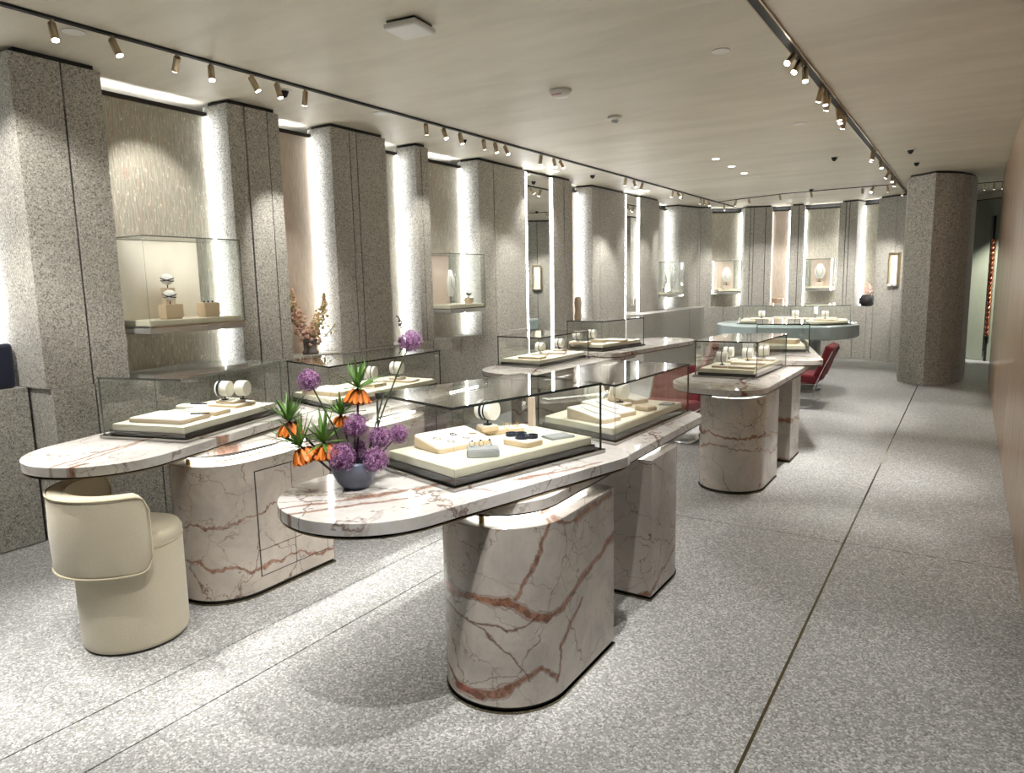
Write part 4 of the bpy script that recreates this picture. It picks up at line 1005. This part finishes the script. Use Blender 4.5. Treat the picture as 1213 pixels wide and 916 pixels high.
allium('purple allium in the middle of the bouquet', 421, 504, .044, -.02, 3)
allium('purple allium right of centre in the bouquet', 450, 519, .044, .02, 4, (.02, 0))
allium('small purple allium at the far right of the bouquet', 472, 514, .036, .05, 5, (.02, .01))
allium('purple allium half hidden low in the middle of the bouquet', 425, 532, .034, .03, 6)
allium('large purple allium hanging over the left rim of the bowl', 405, 541, .047, -.08, 7, (-.02, -.01))
allium('large purple allium hanging over the right rim of the bowl', 445, 545, .044, -.08, 8, (.02, -.01))
sx = thing('bare_stem', 'thin upright bare stem right of the bouquet centre', 'stem', (BX+.01, BY+.02, BZ+.03)); c = bq(455, 465, .04)-Vector(sx.location)
B().tube([(0, 0, 0), tuple(c*.5), tuple(c)], .003, 6).build('stem', M['stem'], sx)
def imperial(label, px, py, dep, seed, size=1., bells=5, root=(0, 0), tilt=(0, 0)):
    """crown imperial: tuft of leaves over hanging orange bells; (px,py) = joint of tuft and bells"""
    rnd = random.Random(seed); o0 = Vector((BX+root[0], BY+root[1], BZ+.03)); c = bq(px, py, dep)-o0
    t = thing('crown_imperial', label, 'flower', tuple(o0)); ax = (Vector((0, 0, 1))+side*tilt[0]+camd*tilt[1]).normalized()
    B().tube([(0, 0, 0), tuple(c*.4+Vector((0, 0, -.01))), tuple(c*.8), tuple(c)], .0042, 7).build('stem', M['dpurple'], t, smooth='all')
    e = ax.orthogonal().normalized(); f = ax.cross(e)
    for i in range(28):
        a = i*2.4; el = rnd.uniform(.25, 1.35) if i > 7 else rnd.uniform(-.1, .4)
        g = (e*math.cos(a)+f*math.sin(a))*math.cos(el)+ax*math.sin(el); L_ = rnd.uniform(.075, .125)*size; w_ = .0066*size
        hh = g.cross(ax).normalized(); b = B(); vs = []
        for k, ww in enumerate((.5, 1, .9, .6, .05)):
            q = c+g*L_*k/4-Vector((0, 0, 1))*(.10*L_*(k/4)**2*(1 if el < .6 else .2)); vs += [q-hh*w_*ww, q+ax.cross(hh)*0+Vector((0, 0, -.0012)), q+hh*w_*ww]
        fs = []
        for k in range(4): fs += [(k*3, k*3+1, k*3+4, k*3+3), (k*3+1, k*3+2, k*3+5, k*3+4)]
        b.add(vs, fs).build('leaf', M['leaf'], t, smooth='all')
    for k in range(bells):
        a = 2*math.pi*k/bells+seed; o_ = c+(e*math.cos(a)+f*math.sin(a))*.017*size-ax*.008*size
        d = (-ax+(e*math.cos(a)+f*math.sin(a))*.30).normalized(); u = d.orthogonal().normalized(); v = d.cross(u); b = B(); L_ = .048*size
        for j in range(6):
            an = 2*math.pi*j/6+rnd.random()*.2; g = u*math.cos(an)+v*math.sin(an); hh = d.cross(g)
            vs = []
            for i, (tt, rr, ww) in enumerate(((0, .003, .003), (.25, .010, .007), (.6, .0135, .0088), (.85, .0165, .007), (1., .021, .001))):
                q = o_+d*L_*tt+g*rr*size; vs += [q-hh*ww*size-g*.001, q+g*.0015, q+hh*ww*size-g*.001]
            fs = []
            for i in range(4): fs += [(i*3, i*3+1, i*3+4, i*3+3), (i*3+1, i*3+2, i*3+5, i*3+4)]
            b.add(vs, fs)
        b.build('blossom', M['orange'], t, smooth='all')
imperial('orange crown imperial highest in the bouquet, with a green leaf tuft', 424, 459, .0, 1, 1.05, 8, (0, .01), (.1, 0))
imperial('orange crown imperial farthest left in the bouquet', 342, 499, .0, 2, 1.0, 7, (-.03, 0), (-.05, 0))
imperial('orange crown imperial hanging lowest at the left of the bouquet', 356, 529, -.05, 3, 1.1, 7, (-.03, -.01), (-.35, 0))
imperial('orange crown imperial left of the big allium over the rim', 384, 524, -.04, 4, 1.1, 8, (-.02, -.01), (-.1, 0))
imperial('small orange crown imperial behind the middle allium', 404, 491, .05, 5, .8, 4, (0, .01), (.0, 0))

# ================================================================ CEILING
def ypos(i): return ['first', 'second', 'third', 'fourth', 'fifth', 'sixth', 'seventh', 'eighth', 'ninth', 'tenth', 'eleventh', 'twelfth', 'thirteenth', 'fourteenth', 'fifteenth', 'sixteenth', 'seventeenth', 'eighteenth', 'nineteenth', 'twentieth', 'twenty-first', 'twenty-second', 'twenty-third', 'twenty-fourth', 'twenty-fifth', 'twenty-sixth', 'twenty-seventh', 'twenty-eighth'][i]
def track(name_l, x, y0, y1, w_):
    t = thing('lighting_track', name_l, 'track', (x, (y0+y1)/2, ZC)); h = (y1-y0)/2
    B().box(-w_/2, -h, -.012, w_/2, h, -.0005).build('channel', M['black'], t)
    for sg in (-1, 1): B().box(sg*w_/2-.004, -h, -.014, sg*w_/2+.004, h, -.0005).build('edge_trim', M['brass_head'] if w_ > .04 else M['black'], t)
    return t
track('long black lighting track along the left side of the ceiling', -3.93, .8, 14.3, .022)
track('wide black lighting track running over the right side of the ceiling', -.98, .5, 14.0, .055)
def head(label, p, target, energy, group, size=46, name='track_spotlight'):
    t = thing(name, label, 'spotlight', p, group=group)
    d = (Vector(target)-Vector(p)).normalized(); rot = d.to_track_quat('-Z', 'Y').to_matrix()
    j = Vector((0, 0, -.028))
    B().lathe([(.009, -.028), (.009, .0)], 10).build('stem', M['brass_head'], t)
    b = B(); b.lathe([(.0175, -.080), (.019, -.080), (.019, .008), (.016, .012)], 18, tuple(j), R=rot); b.build('barrel', M['brass_head'], t, smooth=True)
    B().lathe([(.0165, -.083), (.0165, -.078)], 18, tuple(j), R=rot).build('lens', M['lens'], t)
    q = j+rot @ Vector((0, 0, -.087))
    spot(Vector(p)+q, target, energy, size, .7, WARM, .015, t)
LY = [1.97, 2.27, 2.64, 2.86, 3.15, 3.35, 3.59, 4.89, 5.13, 5.37, 5.74, 5.93, 6.11, 6.81, 7.09, 7.24, 9.04, 9.32, 9.62, 10.83, 11.06, 11.26, 12.19, 12.37, 12.61, 13.57]
LT = [(-3.3, 1.9, .9), (-3.1, 2.7, .8), (-4.8, 2.95, 2.15), (-3.4, 2.5, .9), (-3.0, 4.2, .0), (-3.5, 3.6, .8), (-4.7, 4.0, 1.5), (-4.75, 6.1, 1.5), (-2.6, 4.8, 0), (-3.5, 5.6, .8), (-4.6, 7.2, 1.2), (-3.5, 6.2, .8),
      (-2.6, 6.2, 0), (-4.6, 7.4, 1.2), (-3.3, 7.0, .8), (-2.4, 7.6, 0), (-4.6, 10.0, 1.4), (-2.8, 9.2, 0), (-4.6, 9.9, 1.4), (-4.6, 11.6, 1.4), (-2.4, 10.4, .9), (-4.7, 12.6, 1.5), (-4.5, 13.3, 1.4), (-4.3, 13.9, 1.5), (-3.0, 12.4, 0), (-4.0, 14.2, 1.6)]
for i, (y, t_) in enumerate(zip(LY, LT)):
    head('brass spotlight on the left ceiling track, %s from the near end' % ypos(i), (-3.93, y, ZC-.013), t_, SPOT_L*(.25 if i > 21 else .6 if t_[0] < -4.2 else 1), 'left track spotlights')
RY = [4.75, 4.92, 5.11, 5.71, 5.85, 6.03, 6.48, 6.62, 6.85, 8.91, 9.08, 9.7, 10.74, 11.21, 11.74, 13.27]
RT = [(-1.9, 2.4, .8), (-1.6, 3.4, .8), (-.6, 4.1, 0), (-1.5, 5.9, .8), (-.6, 5.6, 0), (-1.5, 6.6, .8), (-.5, 6.6, 0), (-.9, 6.2, 0), (-1.5, 7.5, .8), (-1.2, 8.6, 0), (-2.1, 10.3, .9), (-.3, 8.9, 0), (-2.0, 10.7, .9), (-.8, 10.4, 0), (-1.5, 11.9, 0), (-1.6, 14.3, 1.4)]
for i, (y, t_) in enumerate(zip(RY, RT)):
    head('brass spotlight on the right ceiling track, %s from the near end' % ypos(i), (-.98, y, ZC-.013), t_, SPOT_R, 'right track spotlights')
# added spotlights out of view, put in to brighten foreground and side walls
for i, (x, y, t_, e) in enumerate([(-.98, 1.2, (-.5, 2.2, 0), 1.), (-.98, 1.5, (-1.8, 2.0, .8), 1.1), (-.98, 2.4, (-1.6, 2.5, .8), 1.), (-.98, .8, (-2.4, 2.3, 0), 1.1), (-3.93, .95, (-3.3, 1.3, 0), 1.), (-3.93, 1.3, (-2.5, 1.3, 0), 1.1), (-.98, 3.0, (-2.5, 3.3, 0), 1.1), (-3.93, 1.6, (-2.45, 3.6, 0), .9), (-3.93, .8, (-4.7, 1.9, 1.0), 1.2), (-3.93, 1.1, (-4.7, 2.2, 1.9), .9), (-3.93, .5, (-3.6, 1.0, 0), 1.2), (-2.4, .6, (-2.6, 1.0, 0), 1.1), (-.98, .6, (.1, 2.0, 0), .9), (-.98, 2.0, (.3, 5.2, 1.1), 1.5), (-.98, 2.7, (.3, 8.0, 1.6), 1.3)]):
    head('added brass spotlight out of view above the foreground, %s one overhead' % ypos(i), (x, y, ZC-.013), t_, SPOT_R*e, 'added spotlights out of view')
# thin curved track in the alcove
arc = [(-3.92, 13.13), (-3.41, 12.9), (-2.66, 12.63), (-1.76, 12.57), (-1.05, 12.55)]
ta = thing('lighting_track', 'thin curved lighting track over the round table', 'track', (-2.5, 12.7, ZC))
B().bar([(x+2.5, y-12.7, -.006) for x, y in arc], .010, .012, Vector((0, 0, 1))).build('channel', M['black'], ta)
for i, (x, y, tg) in enumerate([(-3.55, 12.96, (-4.1, 13.9, 1.5)), (-3.3, 12.86, (-3.4, 14.5, 1.4)), (-2.75, 12.66, (-2.8, 14.7, 1.4)), (-2.25, 12.6, (-2.3, 14.7, 1.5)), (-1.5, 12.56, (-1.6, 14.5, 1.3)), (-1.35, 12.56, (-2.1, 10.8, .9)), (-1.15, 12.55, (-1.0, 14.0, 1.3))]):
    head('brass spotlight on the thin curved track, %s from left' % ypos(i), (x, y, ZC-.013), tg, SPOT_F, 'curved track spotlights')
tg = thing('lighting_track', 'short lighting track right of the column', 'track', (.15, 13.34, ZC)); B().box(-.5, -.006, -.012, .6, .006, -.0005).build('channel', M['black'], tg)
for i, x in enumerate((.10, .22, .33)):
    head('brass spotlight right of the column, %s from left' % ypos(i), (x, 13.34, ZC-.013), (.15+.12*i, 15.0, 1.1), SPOT_F*2.2, 'spotlights right of the column')
def disc(name, label, cat, p, r, mat='whiteplastic', h=.006, lens=None):
    t = thing(name, label, cat, (p[0], p[1], ZC)); B().lathe([(r*.9, -h), (r, -h+.001), (r, -.0005)], 28).build('ring', M[mat], t, smooth=True)
    if lens: B().lathe([(r*.7, -h-.001), (r*.7, -h+.001)], 24).build('lens', M[lens], t)
    return t
DL = [(-4.06, 2.14, 'flush white ceiling disc beyond the left track, nearest one'), (-1.35, 4.52, 'flush white ceiling disc near the right track, upper right of centre'), (-1.37, 7.01, 'flush white ceiling disc below the clustered right track spotlights'), (-4.05, 4.46, 'flush white ceiling disc left of the left track, above the third pilaster'), (-2.55, 10.24, 'flush white ceiling disc past the three bright downlights')]
for x, y, lb in DL: disc('ceiling_disc', lb, 'sprinkler cover', (x, y), .055)
for i, (x, y) in enumerate([(-2.55, 8.43), (-2.56, 9.12), (-2.59, 9.82)]):
    disc('downlight', 'bright recessed downlight in mid ceiling, %s of three from the left' % ypos(i), 'downlight', (x, y), .055, 'whiteplastic', .004, 'downl')
    spot((x, y, ZC-.02), (x, y, 0), DOWN, 90, .8, WARM, .04)
for i, (x, y) in enumerate([(-4.42, 7.65), (-4.44, 8.05), (-4.3, 10.7)]):
    disc('downlight', 'bright recessed downlight by the wall mirrors, %s from the left' % ypos(i), 'downlight', (x, y), .055, 'whiteplastic', .004, 'downl')
    spot((x, y, ZC-.02), (x+.1, y, 0), DOWN, 80, .8, WARM, .04)
for i, (x, y, lb) in enumerate([(-4.11, 3.56, 'small black dome camera above the second pilaster'), (-4.15, 5.72, 'small black dome camera above the fourth pilaster'), (-4.21, 8.62, 'small black dome camera near the first mirror'), (-1.41, 9.21, 'small black dome camera left of the right track'), (-.64, 9.23, 'small black dome camera right of the track, nearer one'), (-.64, 10.31, 'small black dome camera right of the track, just before the column'), (-2.2, 12.3, 'small black dome camera over the alcove')]):
    t = thing('dome_camera', lb, 'camera', (x, y, ZC)); B().lathe([(.05, -.008), (.055, -.0005)], 20).build('base', M['whiteplastic'], t, smooth=True)
    B().lathe([(.006, -.05), (.02, -.042), (.034, -.008)], 18).build('dome', M['black'], t, smooth='all')
sd = thing('smoke_detector', 'round white smoke detector with red marks in mid ceiling', 'smoke detector', (-2.56, 4.73, ZC))
B().lathe([(.015, -.052), (.05, -.045), (.075, -.02), (.08, -.0005)], 32).build('body', M['whiteplastic'], sd, smooth='all')
for k in range(3): B().box(-.012, -.003, -.002, .012, .003, .002).build('red_mark', M['redmark'], sd, loc=(.0+.026*(k-1), -.058, -.037))
sd2 = thing('sprinkler_sensor', 'small white round ceiling sensor right of the smoke detector', 'sensor', (-2.59, 5.73, ZC))
B().lathe([(.02, -.06), (.03, -.05), (.03, -.03)], 20).build('nozzle', M['whiteplastic'], sd2, smooth=True); B().lathe([(.045, -.03), (.06, -.02), (.06, -.0005)], 24).build('body', M['whiteplastic'], sd2, smooth=True)
ap = thing('access_point', 'square white ceiling box casting a dark shadow, top centre of the photo', 'ceiling unit', (-2.56, 3.08, ZC), math.radians(6))
B().box(-.10, -.10, -.045, .10, .10, -.012).build('body', M['whiteplastic'], ap, bevel=.012, seg=3); B().box(-.085, -.085, -.012, .085, .085, -.0005).build('mount', M['black'], ap)
# copper twisted door pull on the green wall, with the door's steel edge
tt = 1.50
dr = struct(B().prism([GP(tt-.9, .03), GP(tt, .03), GP(tt, .005), GP(tt-.9, .005)], .01, 2.45).build('door_1', M['green'])); dr['label'] = 'tall green door beyond the column'
B().prism([GP(tt, .045), GP(tt+.03, .045), GP(tt+.03, .005), GP(tt, .005)], .0, 2.5).build('door_edge', M['steel'], dr)
B().prism([GP(tt+.035, .02), GP(tt+.05, .02), GP(tt+.05, .005), GP(tt+.035, .005)], .0, 2.5).build('door_gap', M['black'], dr)
q = GP(tt+.10, .08); b = B(); R3 = .022
for ph in (0, math.pi):
    b.tube([(R3*math.cos(ph+k*.55), R3*math.sin(ph+k*.55), .45+1.65*k/110) for k in range(111)], .016, 6)
o = b.build('door_pull', M['copper'], dr, smooth='all', loc=(q[0], q[1], 0), label='twisted copper pull handle')
